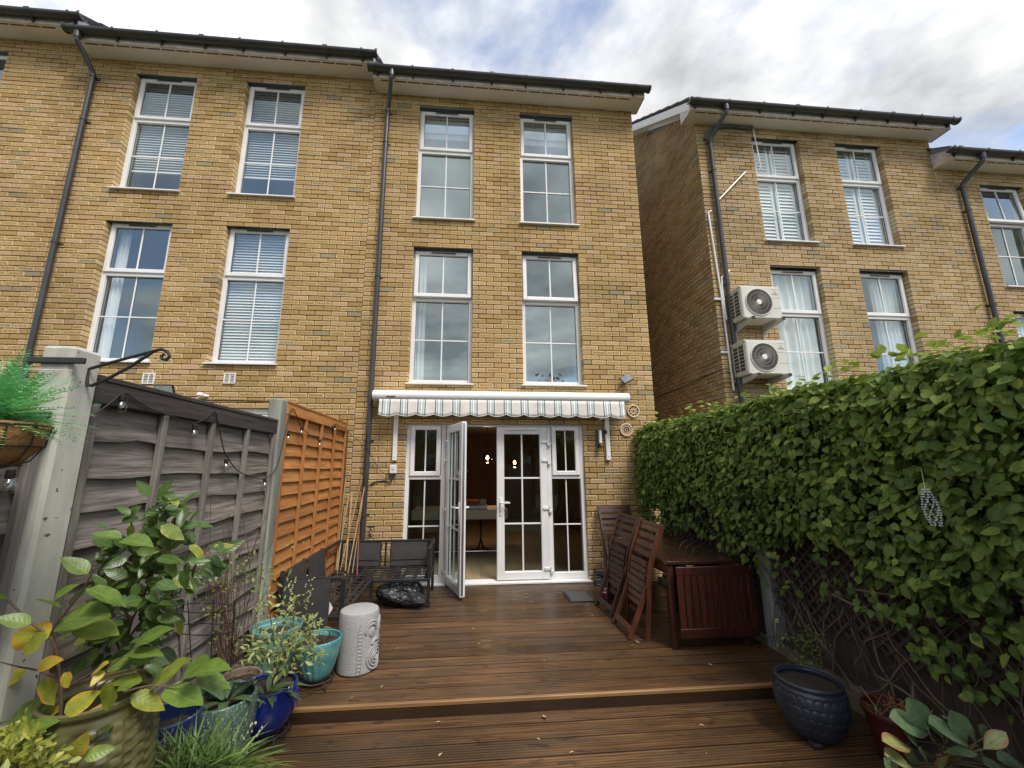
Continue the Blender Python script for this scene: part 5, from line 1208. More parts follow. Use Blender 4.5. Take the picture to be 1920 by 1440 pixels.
# ------------------------------------------------------------------ things by the doors
t = thing('door_mat', 'black ribbed rubber mat on the decking', 'mat', (1.32, -.61, .003))
q = MB(); q.box((1.17, -.79, .003), (1.47, -.44, .014), .004); q.build('base', M_('black_rubber', (.022, .023, .025), rough=.5), t)
for i in range(13): q = MB(); q.box((1.19, -.775+i*.0255, .0142), (1.45, -.765+i*.0255, .020), .002); q.build('rib', M_('black_rubber_rib', (.03, .031, .034), rough=.45), t)
t = thing('pet_bowl', 'white rimmed red pet bowl with lettering beside the folding chairs', 'bowl', (1.655, -.66, .003))
bc = (1.655, -.665, .003)
q = MB(); q.lathe([(.0, .006), (.070, .006), (.078, .075), (.082, .078), (.085, .074), (.086, .066)], bc, 28); q.build('lining', PVC, t, smooth=True)
q = MB(); q.lathe([(.072, .0), (.0855, .067)], bc, 28); q.build('outside', M_('red_glaze', (.34, .035, .05), (.26, .025, .035), (20, 20, 20), .3), t, smooth=True)
text_mesh('lettering', 'DI', .042, PVC, t, Matrix.Translation(Vector((-.022, -.0885, .017))) @ Matrix.Rotation(R(-8), 4, 'Z') @ Matrix.Rotation(R(76), 4, 'X'))
SH = M_('black_clog', (.02, .021, .023), (.03, .03, .033), (20, 20, 20), .5)
for k, (x, y, rz, z, tilt) in enumerate(((1.80, -.165, 80, .0, 0), (1.795, -.10, 70, .075, 22))):
    t = thing('clog', ('black clog standing on the deck beside the door sill', 'black clog with pale lining propped on the other clog')[k], 'shoe', (x, y, z+.003))
    q = MB(); n = 12; m = 14; L_ = .25
    for i in range(m):
        s = i/(m-1); yy = -L_/2+L_*s; w = .047*(math.sin(math.pi*min(.97, max(.03, s)))**.42)*(1+.12*math.sin(s*4)); h = .030+.062*math.exp(-((s-.36)/.26)**2)+.012*s
        for j in range(n): a = 2*math.pi*j/n; q.v.append((w*math.cos(a)*(1.05 if math.sin(a) < 0 else .92), yy, .03+(h-.03)*max(0, math.sin(a))-.03*max(0, -math.sin(a))**.5))
    for i in range(m-1):
        for j in range(n): q.f.append((i*n+j, i*n+(j+1) % n, (i+1)*n+(j+1) % n, (i+1)*n+j))
    q.f += [tuple(range(n))[::-1], tuple((m-1)*n+j for j in range(n))]
    up = link('upper', q.mesh('upper', SH, 'all'), t); 
    q = MB(); q.lathe([(.0, .0), (.75, .0), (1., .15)], (0, 0, 0), 20, M=Matrix.Translation((0, .055, .060)) @ Matrix.Diagonal((.034, .055, .02, 1))); link('lining', q.mesh('lining', M_('pale_blue_lining', (.30, .38, .46), rough=.7), 'all'), t)
    q = MB(); q.box((-.045, -.11, 0), (.045, .115, .016), .008); link('sole', q.mesh('sole', SH), t)
    t.rotation_euler = (R(tilt), R(tilt*.5), R(rz))

# ------------------------------------------------------------------ corner sofa frame
BLK = M_('black_powder_coat', (.018, .018, .020), (.026, .026, .028), (6, 6, 6), .38); SLING = M_('charcoal_sling', (.058, .052, .052), (.042, .038, .039), (9, 9, 14), .55, .3, lo=.3, hi=.7)
SF = thing('corner_sofa', 'black metal corner sofa frame with charcoal sling backs and no cushions', 'sofa', (-1.1, -.9, 0))
def sbar(a, b, name='frame_bar', w=.03, h=.03): q = MB(); q.bar(a, b, w, h, (0, 0, 1) if abs(b[2]-a[2]) < .5*max(abs(b[0]-a[0]), abs(b[1]-a[1]), .01) else (0, 1, 0), .003, w*.0); return q.build(name, BLK, SF)
sx0, sx1, sb, sfr, sz, bt_ = -1.565, -.425, -.19, -.81, .285, .595
sbar((sx0, sb, sz), (sx1, sb, sz)); sbar((-1.045, sfr, sz), (sx1, sfr, sz)); sbar((sx0+.01, sb, bt_), (sx1, sb, bt_), 'back_rail')
for p in ((sx1, sfr, .62), (sx1, sb, .61), (sx0, sb, .60)): sbar((p[0], p[1], 0), p, 'leg', .034, .034)
sbar((-1.045, sfr, 0), (-1.045, sfr, sz), 'leg', .03, .03)
sbar((sx1, sfr, .61), (sx1, sb, .60), 'arm_rail', .034, .03); sbar((sx1, sfr, sz), (sx1, sb, sz))
def sling(pts, name): 
    q = MB(); a, b, c, d = [Vector(p) for p in pts]; nrm = (b-a).cross(d-a).normalized(); n = 12; m = 8
    for sgn in (-1, 1):
        for i in range(n+1):
            for j in range(m+1):
                u, v = i/n, j/m; p = a*(1-u)*(1-v)+b*u*(1-v)+c*u*v+d*(1-u)*v
                wob = .006*math.sin(u*math.pi)*math.sin(v*math.pi)+.003*mnoise.noise(p*14); q.v.append(tuple(p+nrm*(wob+sgn*.006)))
    o = (n+1)*(m+1)
    for i in range(n):
        for j in range(m): k = i*(m+1)+j; q.f += [(k, k+1, k+m+2, k+m+1), (o+k, o+k+m+1, o+k+m+2, o+k+1)]
    ring = [j for j in range(m+1)]+[i*(m+1)+m for i in range(1, n+1)]+[n*(m+1)+j for j in range(m-1, -1, -1)]+[i*(m+1) for i in range(n-1, 0, -1)]
    for i in range(len(ring)): a1, b1 = ring[i], ring[(i+1) % len(ring)]; q.f.append((a1, b1, b1+o, a1+o))
    return q.build(name, SLING, SF, smooth=True)
for x0_, x1_ in ((-1.49, -1.085), (-.95, -.50)):
    sl_ = sling([(x0_, sb-.03, .31), (x1_, sb-.03, .31), (x1_, sb-.004, .605), (x0_, sb-.004, .605)], 'back_sling')
    q = MB(); q.tube([(x0_+.005, sb-.041, .385), (x1_-.005, sb-.041, .385)], .0035, 5); q.build('seam', BLK, sl_)
for x in (-1.085, -1.018, -.95): sbar((x, sb, sz), (x, sb, bt_), 'back_stile', .022, .022)
sling([(sx1-.012, sfr+.02, .31), (sx1-.012, sb-.02, .31), (sx1-.012, sb-.02, .60), (sx1-.012, sfr+.02, .60)], 'arm_sling')
def strap(a, b): q = MB(); q.bar(a, b, .042, .004, (0, 0, 1)); q.build('seat_strap', BLK, SF)
for i in range(9): x = sx0+.08+i*.128; strap((x, sb, sz+.012), (x, sfr, sz+.012))
for i in range(5): y = sb-.09-i*.118; strap((sx0, y, sz+.017), (sx1, y, sz+.017))
ry0 = -1.88; rxr = -1.055
sbar((rxr, sfr, sz), (rxr-.01, ry0, sz)); sbar((sx0, sb, sz), (sx0, ry0, sz)); sbar((sx0, ry0, sz), (rxr, ry0, sz)); sbar((sx0-.01, sb, .615), (sx0-.01, ry0, .615), 'back_rail')
for p in ((rxr-.01, ry0, .59), (sx0, ry0, .62)): sbar((p[0], p[1], 0), p, 'leg', .034, .034)
sbar((sx0, ry0, .585), (rxr-.01, ry0, .585), 'arm_rail', .03, .034); sbar((sx0, ry0, .10), (rxr, ry0, .10))
sling([(sx0+.02, ry0-.012, .19), (-1.165, ry0-.012, .19), (-1.165, ry0-.012, .592), (sx0+.02, ry0-.012, .592)], 'arm_sling')
for y0_, y1_ in ((-1.80, -1.40), (-1.32, -.88)): sling([(sx0+.05, y0_, .30), (sx0+.05, y1_, .30), (sx0+.005, y1_, .655), (sx0+.005, y0_, .655)], 'back_sling'); 
for y in (-1.84, -1.36, -.86): sbar((sx0-.005, y, sz), (sx0-.02, y, .65), 'back_stile', .03, .024)
for i in range(9): y = sfr-.06-i*.118; strap((sx0, y, sz+.012), (rxr, y, sz+.012))
for i in range(4): x = sx0+.09+i*.118; strap((x, sfr, sz+.017), (x, ry0, sz+.017))
q = MB(); p = Vector((-1.16, ry0-.021, .36)); q.add([p+Vector((0, 0, .055)), p+Vector((.032, -.002, .005)), p+Vector((.0, -.001, -.05))], [(0, 1, 2)]); q.build('care_tag', PVC, SF, fix=False)
# black bag of covers under the sofa
import bmesh
bm = bmesh.new(); bmesh.ops.create_icosphere(bm, subdivisions=5, radius=1)
for v in bm.verts:
    p = v.co.copy(); r = 1+.30*mnoise.noise(p*1.6)+.16*(1-abs(mnoise.noise(p*3.7+Vector((3, 1, 2)))))*1.0+.07*mnoise.noise(p*9)
    q_ = p*r; lob = .10*math.exp(-((p-Vector((.6, -.7, -.3))).length/.5)**2)
    v.co = Vector((q_.x*.24+lob, q_.y*.17-lob, max(q_.z*.12+.115, .003)))
me = bpy.data.meshes.new('bag'); bm.to_mesh(me); bm.free(); me.materials.append(M_('black_nylon', (.012, .012, .014), (.03, .03, .034), (5, 5, 5), .42, .6, 2, detail=8))
bg = link('storage_bag', me, None, (-.73, -.66, 0)); tag(bg, 'crumpled black nylon bag stuffed under the sofa frame', 'bag')
# canes leaning in the corner
CANE = M_('bamboo_cane', (.42, .30, .15), (.30, .20, .10), (20, 20, 3), .6, rand=.25); CANE2 = M_('red_cane', (.26, .08, .045), rough=.6)
for k, (u0, v0, u1, v1) in enumerate(((618, 1070, 648, 897), (625, 1068, 655, 925), (633, 1068, 647, 948), (640, 1060, 679, 893), (648, 1065, 660, 925), (655, 1060, 685, 905), (664, 1050, 681, 930), (671, 1040, 676, 925))):
    a = PX(u0, v0, 'y', -.30-.02*k+.0); b = PX(u1, v1, 'y', -.07)
    a = np.array([max(a[0], -1.585)+.0, a[1], max(.003, a[2])]); d = b-a; a2 = a-d*(a[2]/d[2])*.98 if d[2] > 0 else a; a2[2] = .003; a2[0] = max(a2[0], -1.585)
    q = MB(); q.tube([a2, (a2+b)/2+np.array([0, 0, 0.0]), b], .0075 if k % 3 else .006, 7); tag(q.build('garden_cane', CANE2 if k == 7 else CANE, None, True, org=tuple(a2)), 'red plastic-coated cane leaning beside the black downpipe' if k == 7 else 'thin bamboo cane leaning in the corner by the orange fence', 'cane', None if k == 7 else 'bamboo canes leaning in the corner')
# ------------------------------------------------------------------ pots
SOIL = M_('potting_soil', (.020, .014, .010), (.045, .030, .020), (60, 60, 60), .95, .8)
def pot(name, label, c, zb, prof, mat, fn=None, n=64, soil=None, cat='pot', step=.008):
    """prof: outer (r, height) from base to rim; wall 12 mm, inside and soil added"""
    t = thing(name, label, cat, (c[0], c[1], zb)); w = .014
    inner = [(max(r-w, .01), h) for r, h in prof[::-1] if h > prof[-1][1]*.45]
    # finer profile
    def fine(P):
        out = []
        for (a, b) in zip(P[:-1], P[1:]):
            k = max(1, int(abs(b[1]-a[1])/step))
            for i in range(k): out.append((a[0]+(b[0]-a[0])*i/k, a[1]+(b[1]-a[1])*i/k))
        return out+[P[-1]]
    po = fine(smooth2(prof)) if fn else smooth2(prof)
    q = MB(); q.lathe(po+[(prof[-1][0]-w*.5, prof[-1][1]+.005)]+[(prof[-1][0]-w, prof[-1][1])]+[(r, h) for r, h in smooth2(inner)[1:]], (c[0], c[1], zb), n, (lambda r, z, th, i: fn(r, z-0, th) if i < len(po) else r) if fn else None)
    q.build('body', mat, t, smooth='all' if fn is None else True)
    sh = soil if soil is not None else prof[-1][1]*.86
    rs = np.interp(sh, [p[1] for p in prof], [p[0] for p in prof])-w+.002
    q = MB(); m = 7
    for i in range(m+1):
        for k in range(24):
            a = 2*math.pi*k/24; r = rs*i/m; q.v.append((c[0]+r*math.cos(a), c[1]+r*math.sin(a), zb+sh+.012*mnoise.noise(Vector((r*30*math.cos(a), r*30*math.sin(a), c[0])))))
    for i in range(m):
        for k in range(24): q.f.append((i*24+k, i*24+(k+1) % 24, (i+1)*24+(k+1) % 24, (i+1)*24+k))
    q.build('soil', SOIL, t, smooth='all')
    return t
def smooth2(P):
    A = [np.array((r, h, 0)) for r, h in P]; return [(max(.001, p[0]), p[1]) for p in smooth_path(A, 4)]
def glaze(name, c1, c2, sc=(6, 6, 6), rough=.18, **k): return M_(name, c1, c2, sc, rough, spec=.6, **k)
def stand(c, zb, r, label, hgt):
    t = thing('plant_stand', label, 'stand', (c[0], c[1], zb))
    for rr, z in ((r, hgt-.006), (r*.55, hgt-.006)): q = MB(); q.tube([(c[0]+rr*math.cos(a), c[1]+rr*math.sin(a), zb+z) for a in [2*math.pi*i/36 for i in range(36)]], .005, 6, closed=True); q.build('ring', IRON, t, smooth=True)
    for k in range(4):
        a = .8+k*math.pi/2; d = np.array((math.cos(a), math.sin(a), 0)); b = np.array((c[0], c[1], zb))
        q = MB(); q.tube([b+d*r*.1+(0, 0, hgt-.008), b+d*r+(0, 0, hgt-.008), b+d*(r+.006)+(0, 0, .025), b+d*(r+.016)+(0, 0, .006), b+d*(r+.028)+(0, 0, .012), b+d*(r+.024)+(0, 0, .024)], .005, 6); q.build('leg', IRON, t, smooth=True)
cT = (-1.085, -2.345); stand(cT, .003, .115, 'black wire stand under the ribbed teal pot', .055)
pot('teal_pot', 'ribbed teal glazed pot with dead stems, beside the stone stool', cT, .058, [(.085, 0), (.105, .03), (.135, .12), (.152, .20), (.157, .235), (.156, .250)], glaze('teal_glaze', (.045, .20, .215), (.14, .34, .33), (5, 5, 9)), lambda r, z, th: r*(1+.018*math.sin(18*th+z*16)), 108, soil=.215)
cB = (-1.215, -2.80); stand(cB, -.083, .125, 'black wire stand under the bright blue pot', .075)
pot('blue_pot', 'bright cobalt blue glazed pot with ringed neck on a wire stand', cB, -.006, [(.085, 0), (.115, .025), (.152, .09), (.168, .145), (.168, .19), (.158, .225), (.156, .238)], glaze('cobalt_glaze', (.008, .022, .17), (.012, .035, .25), (4, 4, 4), .13), lambda r, z, th: r*(1+(.010*math.sin(z*520) if .13 < z < .215 else 0)), 72)
_g = PW(420, 1305, 2.15); cG = (_g[0], _g[1])
pot('green_pot', 'speckled grey-green glazed bowl pot with strap leaves', cG, -.083, [(.09, 0), (.12, .06), (.152, .20), (.163, .29), (.163, .36), (.155, .40)], glaze('speckled_green_glaze', (.075, .125, .10), (.045, .085, .068), (14, 14, 14), .28, spots=((.30, .36, .30), 95, .60)))
cB2 = (-1.40, -3.41)
pot('navy_pot', 'dark blue pot with a plain banded rim behind the grass tuft', cB2, -.083, [(.095, 0), (.108, .10), (.116, .30), (.118, .405), (.128, .412), (.130, .48), (.128, .485)], glaze('navy_glaze', (.012, .025, .085), (.018, .035, .12), (9, 9, 9), .22), lambda r, z, th: r*(1+(.006*math.sin(26*th)*math.sin(z*240) if z < .40 else 0)), 80)
cO = (-1.305, -3.965)
pot('olive_urn', 'tall olive basket-weave urn under the large-leaved shrub', cO, -.083, [(.12, 0), (.145, .10), (.170, .35), (.178, .55), (.172, .70), (.150, .79), (.142, .815), (.152, .83), (.154, .845)], glaze('olive_glaze', (.135, .125, .050), (.085, .080, .034), (10, 10, 10), .32), lambda r, z, th: r*(1+(.032*abs(math.sin(z*95))*(1 if int(th*15/math.pi) % 2 else -1) if z < .79 else 0)), 120, step=.005)
cW = (-1.43, -2.235)
pot('teal_planter', 'wide pale teal planter behind the variegated shrub', cW, .003, [(.11, 0), (.13, .05), (.158, .22), (.166, .32), (.176, .33), (.178, .36)], glaze('pale_teal_glaze', (.15, .30, .27), (.09, .22, .21), (6, 6, 12)), soil=.30)
cC = (-1.475, -2.62)
pot('terracotta_pot', 'weathered terracotta pot with twiggy rose bush', cC, -.083, [(.085, 0), (.10, .10), (.112, .24), (.122, .245), (.124, .285)], M_('old_terracotta', (.25, .13, .085), (.17, .10, .07), (9, 9, 9), .85, .3, c3=(.22, .18, .14)))
cD = (2.085, -3.03)
def scal(r, z, th):
    rows = .052; k = int(z/rows); fz = z/rows-k; u = (th*13/math.pi+(.5 if k % 2 else 0)) % 1-.5; d = math.sqrt((u*1.05)**2+((fz-.05)*.95)**2)
    return r*(1+.008*max(0, .9-d)-.026*math.exp(-((d-.60)/.08)**2)-.010*math.exp(-((abs(u*1.6)-(.9-fz)*.45)/.07)**2)*(1 if d < .5 else 0)) if .03 < z < .262 else r
pot('scalloped_pot', 'dark slate-blue pot embossed with fish-scale pattern at the right of the deck', cD, -.060, [(.12, 0), (.152, .04), (.184, .12), (.190, .18), (.184, .245), (.175, .268), (.178, .282), (.177, .290)], glaze('slate_glaze', (.022, .029, .042), (.040, .050, .068), (12, 12, 12), .30), scal, 260, step=.0035)
t = thing('pot_feet', 'dark feet under the scalloped pot', 'feet', (cD[0], cD[1], -.083))
for k in range(3): a = 4.0+k*2.1; q = MB(); q.box((cD[0]+.12*math.cos(a)-.03, cD[1]+.12*math.sin(a)-.03, -.083), (cD[0]+.12*math.cos(a)+.03, cD[1]+.12*math.sin(a)+.03, -.058), .008); q.build('foot', DARK, t)
cR = (2.385, -3.285)
pot('red_pot', 'dark red plastic pot full of dry cut stems', cR, -.083, [(.11, 0), (.13, .12), (.150, .225), (.158, .23), (.160, .255)], M_('maroon_plastic', (.085, .016, .014), (.055, .012, .011), (6, 6, 6), .42), soil=.22)
_n = PW(1790, 1470, 1.86); cN = (_n[0], _n[1])
pot('brown_pot', 'dark pot holding the broad-leaved plant in the corner by the right fence', cN, -.083, [(.10, 0), (.14, .15), (.155, .22), (.155, .235)], M_('dark_brown_pot', (.04, .03, .025), rough=.5))

# ------------------------------------------------------------------ stone tiki stool
GRAN = M_('speckled_granite', (.42, .42, .41), (.30, .30, .295), (120, 120, 120), .8, .5, lo=.35, hi=.65, spots=((.15, .15, .15), 150, .66))
TK = thing('stone_stool', 'pale granite drum stool carved with a face on its side', 'stool', (-.858, -2.125, .003))
cx, cy = -.858, -2.125; hT = .425
def tikir(r, z, th, i=None):
    return r
q = MB(); q.lathe([(.0, 0), (.138, .0), (.148, .012), (.150, .10), (.150, .30), (.148, .40), (.142, .418), (.130, .425), (.0, .427)], (cx, cy, .003), 64); q.build('drum', GRAN, TK, smooth=True)
def on(az, z, r=.152): return (cx+r*math.cos(az), cy+r*math.sin(az), z)
face = R(-14)
def relief(pts, th, name, closed=False): q = MB(); q.tube([on(face+a/.15, z) for a, z in pts], th, 7, closed=closed); q.build(name, GRAN, TK, smooth=True)
def ell(a0, z0, ra, rz, n=28, s=0, e=2*math.pi): return [(a0+ra*math.cos(s+(e-s)*i/n), z0+rz*math.sin(s+(e-s)*i/n)) for i in range(n if e-s > 6.2 else n+1)]
q = MB()
for a, z, k in ((-.062, .285, 1), (.062, .285, 1)):
    M2 = Matrix.Translation(on(face+a/.15, z, .144)) @ Matrix.Rotation(face+a/.15, 4, 'Z') @ Matrix.Diagonal((.016, .032, .042, 1)); q = MB(); q.lathe([(math.sin(math.pi*i/10), -math.cos(math.pi*i/10)) for i in range(11)], n=20, M=M2); q.build('eye', GRAN, TK, smooth='all')
    relief(ell(a, z, .048, .058, 24, .2, math.pi-.0), .010, 'brow'); relief(ell(a, z+.004, .060, .075, 24, .3, math.pi-.1), .007, 'brow')
for k in range(4): relief(ell(0, .105, .095-.022*k, .085-.021*k), .0075, 'mouth_ring', True)
relief([(0, .30), (0, .26), (0, .215)], .016, 'nose'); relief(ell(0, .20, .05, .03, 16, 0, math.pi), .012, 'nose')
relief([(-.135, .03), (-.135, .26), (-.12, .33), (-.10, .365)], .004, 'band_edge'); relief([(-.165, .03), (-.165, .28), (-.15, .36)], .003, 'band_edge')
for i in range(11): relief([(-.137, .045+i*.025), (-.160, .045+i*.025)], .0035, 'band_notch')

# ------------------------------------------------------------------ large-leaved shrub and friends (left foreground)
BIGL = leaf_mat('large_green_leaf', (.065, .115, .022), (.145, .225, .036), (.42, .40, .045), edge=(.55, .33, .045), rough=.40, trans=.25, vein=(.26, .33, .08))
CAML = leaf_mat('shrub_leaf', (.040, .078, .019), (.085, .150, .030), (.28, .31, .05), edge=(.42, .33, .06), rough=.34, trans=.18, vein=(.16, .22, .06))
TWIG = M_('brown_twig', (.15, .095, .060), (.09, .06, .04), (30, 30, 30), .8)
bigt = [leaf_tmpl(1, .50, 'ovate', .28, .16, 8, .35), leaf_tmpl(1, .56, 'ovate', .18, .08, 8, .5), leaf_tmpl(1, .44, 'ovate', .40, .22, 8, .3)]
_bm = {}
def big_leaf(parent, b, tpt, tone, mat, wob=None, wid=1.):
    k = random.randrange(3); key = (mat.name, k, round(tone*12))
    if key not in _bm: _bm[key] = leaf_mesh_obj(bigt[k], 1, round(tone*12)/12, mat)
    b = np.asarray(b); d = np.asarray(tpt)-b; s = np.linalg.norm(d); tocam = CPOS-b; tocam = tocam/np.linalg.norm(tocam)
    up = tocam*.75+np.array((0, 0, .75))+rng.normal(0, .28, 3); B = basis(d, up)
    ob = bpy.data.objects.new('leaf', _bm[key]); COL.objects.link(ob); ob.parent = parent; o0 = ORG[parent.name]
    ob.matrix_local = Matrix([[B[i][0]*s, B[i][1]*s*wid, B[i][2]*s, (b-o0)[i]] for i in range(3)]+[[0, 0, 0, 1]])
c2 = lambda x, y: (x/2.667, 900+y/2.667)
LS = thing('large_leaf_plant', 'large-leaved young shrub with yellowing brown-edged leaves in front of the olive urn', 'shrub', tuple(PW(115, 1470, 1.22)))
BIG = [(430, 545, 645, 610, .45), (312, 708, 525, 655, .5), (378, 730, 597, 765, .70), (318, 650, 200, 580, .42), (440, 470, 310, 375, .5), (610, 290, 462, 250, .45), (610, 300, 757, 300, .42), (678, 822, 845, 728, .42),
       (155, 720, -20, 680, .55), (240, 790, 55, 765, .93), (240, 775, 85, 872, .78), (130, 940, -5, 1050, .88), (200, 1000, 280, 1125, .86), (318, 965, 345, 1040, 1.), (320, 1165, 500, 1055, .80), (560, 1010, 520, 1165, .68),
       (555, 1010, 690, 972, .70), (545, 915, 440, 975, .88), (520, 950, 450, 1030, .95), (655, 1075, 830, 1140, .74), (755, 1030, 950, 885, .70), (915, 975, 1040, 885, .5), (955, 975, 1130, 905, .48), (825, 1045, 1020, 1115, .5),
       (980, 985, 1160, 1035, .4), (450, 1150, 600, 1240, .97), (45, 1205, 258, 1128, .5), (95, 1275, 272, 1195, .42), (370, 1385, 428, 1275, .90), (415, 1310, 545, 1235, .4), (420, 1385, 575, 1338, .55), (615, 880, 820, 850, .5), (635, 905, 760, 905, .5),
       (540, 935, 655, 905, .62), (40, 590, -25, 575, .4), (345, 640, 430, 520, .35), (270, 600, 370, 515, .5), (-30, 1240, 60, 1180, .4), (540, 800, 430, 775, .4), (190, 935, 300, 895, .98), (230, 1190, 290, 1140, 1.), (590, 1040, 700, 1010, .55), (300, 800, 370, 760, .4)]
for (x0_, y0_, x1_, y1_, tn) in BIG:
    w = 1.30+random.uniform(-.09, .10)-(.05 if y0_ > 1150 else 0); a = PW(*c2(x0_, y0_), w); b = PW(*c2(x1_, y1_), w-random.uniform(-.03, .05)); big_leaf(LS, a, b, min(1, tn), BIGL, wid=1.15)
for P_, r in ((((305, 1440), (300, 1250), (305, 1080), (290, 920), (262, 800), (150, 710), (30, 590)), .006), (((262, 800), (265, 740), (330, 660), (420, 540), (470, 440)), .005), (((290, 990), (200, 955), (100, 935), (0, 910)), .004), (((310, 1330), (420, 1130), (520, 960), (620, 880)), .004), (((430, 1110), (540, 1000), (680, 960)), .0035), (((330, 1040), (430, 980), (560, 905)), .0035), (((620, 1060), (740, 1030), (860, 1030), (980, 985)), .0035), (((190, 1420), (300, 1280), (450, 1150)), .003)):
    q = MB(); pp = smooth_path([PW(*c2(x, y), 1.30-.004*i) for i, (x, y) in enumerate(P_)], 4); q.tube(pp, [r*(1-.5*i/len(pp)) for i in range(len(pp))], 6); q.build('stem', TWIG, LS, smooth=True)
CS = thing('leafy_shrub', 'upright glossy evergreen shrub growing from the olive urn by the grey fence', 'shrub', (cO[0], cO[1], .70))
for (x0_, y0_, x1_, y1_) in ((620, 1010, 660, 700), (660, 700, 760, 480), (760, 480, 830, 130), (660, 720, 560, 560), (700, 620, 880, 560), (860, 590, 960, 490), (960, 490, 1050, 330), (600, 850, 430, 600), (640, 800, 800, 680), (560, 560, 500, 400)):
    q = MB(); a = PW(*c2(x0_, y0_), 1.62); b = PW(*c2(x1_, y1_), 1.62); q.tube(smooth_path([a, (a+b)/2+rng.normal(0, .012, 3), b], 4), .0045, 6); q.build('branch', TWIG, CS, smooth=True)
clus = [((790, 130), 80, 60, 16), ((730, 210), 90, 60, 14), ((860, 260), 90, 70, 18), ((640, 300), 110, 70, 18), ((760, 380), 120, 80, 26), ((600, 430), 120, 80, 20), ((860, 420), 60, 60, 7), ((700, 520), 130, 90, 26), ((560, 620), 130, 90, 20), ((760, 640), 110, 80, 18), ((480, 700), 120, 90, 14), ((640, 740), 140, 80, 20), ((500, 850), 130, 80, 14), ((400, 820), 110, 80, 10), ((960, 450), 75, 50, 9), ((1050, 380), 50, 60, 6), ((340, 640), 90, 80, 8), ((700, 860), 100, 60, 8)]
for (c, sx_, sy_, n) in clus:
    for i in range(int(n*1.5)):
        x = c[0]+random.gauss(0, sx_*.55); y = c[1]+random.gauss(0, sy_*.55); w = 1.60+random.gauss(0, .07); a = PW(*c2(x, y), w); L_ = random.uniform(.050, .095)
        dirp = np.array((x-c[0]*.6-.4*650, (y-c[1])*.8+10)); dirp = dirp/(np.linalg.norm(dirp)+1e-6); d = RGT*dirp[0]-UPV*dirp[1]*.8+rng.normal(0, .45, 3); d = d/np.linalg.norm(d)
        if (a+d*L_)[0] < XF+.05: continue
        big_leaf(CS, a, a+d*L_, min(1, max(.05, random.gauss(.36, .15) if random.random() > .07 else .82)), CAML, wid=1.0)

def small_plant(name, label, cat, base, mat, specs, tm, tmpl_sizes, stems=None, tone=(.45, .18), up=.6, out=.8):
    """specs: list of (pixel x, y, w, sx, sy, n) clusters in photo pixels at depth w"""
    t = thing(name, label, cat, base); it = []
    for (x, y, w, sx_, sy_, n) in specs:
        for i in range(n):
            px_, py_ = x+random.gauss(0, sx_), y+random.gauss(0, sy_); p = PW(px_, py_, w+random.gauss(0, .045)); d = RGT*((px_-x)/max(sx_, 1))*out*.6-UPV*((py_-y)/max(sy_, 1))*out*.4+np.array((0, 0, .25))+rng.normal(0, .5, 3)
            upv = np.array((0, 0, up))+(CPOS-p)/np.linalg.norm(CPOS-p)*.5+rng.normal(0, .3, 3)
            it.append((p, basis(d, upv), random.uniform(*tmpl_sizes), min(1, max(0, random.gauss(*tone))), random.randrange(len(tm))))
    joined_leaves('foliage', it, tm, mat, t)
    for (P_, w, r) in (stems or []):
        q = MB(); pp = smooth_path([PW(u, v, w) for u, v in P_], 4); q.tube(pp, [r*(1-.45*i/len(pp)) for i in range(len(pp))], 5); q.build('stem', TWIG, t, smooth=True)
    return t
lanc = [leaf_tmpl(1, .32, 'lance', .3, .18, 5), leaf_tmpl(1, .28, 'lance', .15, .3, 5), leaf_tmpl(1, .38, 'obov', .2, .1, 5)]
VAR = leaf_mat('variegated_leaf', (.09, .13, .035), (.22, .27, .075), (.50, .50, .22), edge=(.52, .50, .26), rough=.45, trans=.25)
YEL = leaf_mat('yellow_green_leaf', (.10, .14, .022), (.24, .27, .035), (.45, .42, .07), rough=.45, trans=.25)
ROSE = leaf_mat('small_rose_leaf', (.06, .09, .02), (.15, .19, .04), (.30, .31, .06), rough=.5, trans=.25)
GRASS = leaf_mat('grass_blade', (.05, .10, .02), (.10, .18, .035), (.24, .31, .09), rough=.5, trans=.25)
STRAP = leaf_mat('strap_leaf', (.045, .085, .035), (.075, .13, .05), (.13, .19, .08), rough=.4, trans=.12)
small_plant('pieris', 'pale variegated shrub with drooping flower sprays in the blue pot', 'shrub', (cB[0], cB[1], .20), VAR,
    [(515, 1222, 2.22, 24, 18, 210), (563, 1205, 2.22, 14, 14, 110), (480, 1225, 2.22, 12, 16, 80), (545, 1140, 2.25, 14, 20, 80), (495, 1125, 2.28, 12, 18, 46), (580, 1170, 2.22, 10, 10, 44), (592, 1228, 2.25, 8, 10, 36), (530, 1250, 2.2, 20, 12, 80)], lanc, (.022, .048),
    [(((510, 1290), (515, 1220), (500, 1110)), 2.25, .004), (((515, 1270), (545, 1190), (560, 1100)), 2.25, .004), (((512, 1260), (480, 1200), (465, 1170)), 2.25, .003), (((520, 1250), (580, 1190), (600, 1160)), 2.25, .003)], (.5, .2))
for k, (u, v) in enumerate(((548, 1115), (595, 1185), (485, 1140), (580, 1105))):     # knobbly flower sprays
    q = MB(); 
    for i in range(16): p = PW(u+random.gauss(0, 4), v+i*3.4-24+random.gauss(0, 2), 2.2+random.gauss(0, .015)); q.lathe([(0, -.006), (.005, 0), (0, .006)], p, 5)
    o = tag(q.build('flower_spray', M_('cream_buds', (.45, .42, .22), (.30, .33, .12), (30, 30, 30), .7), bpy.data.objects['pieris']))
    o['kind'] = 'stuff'
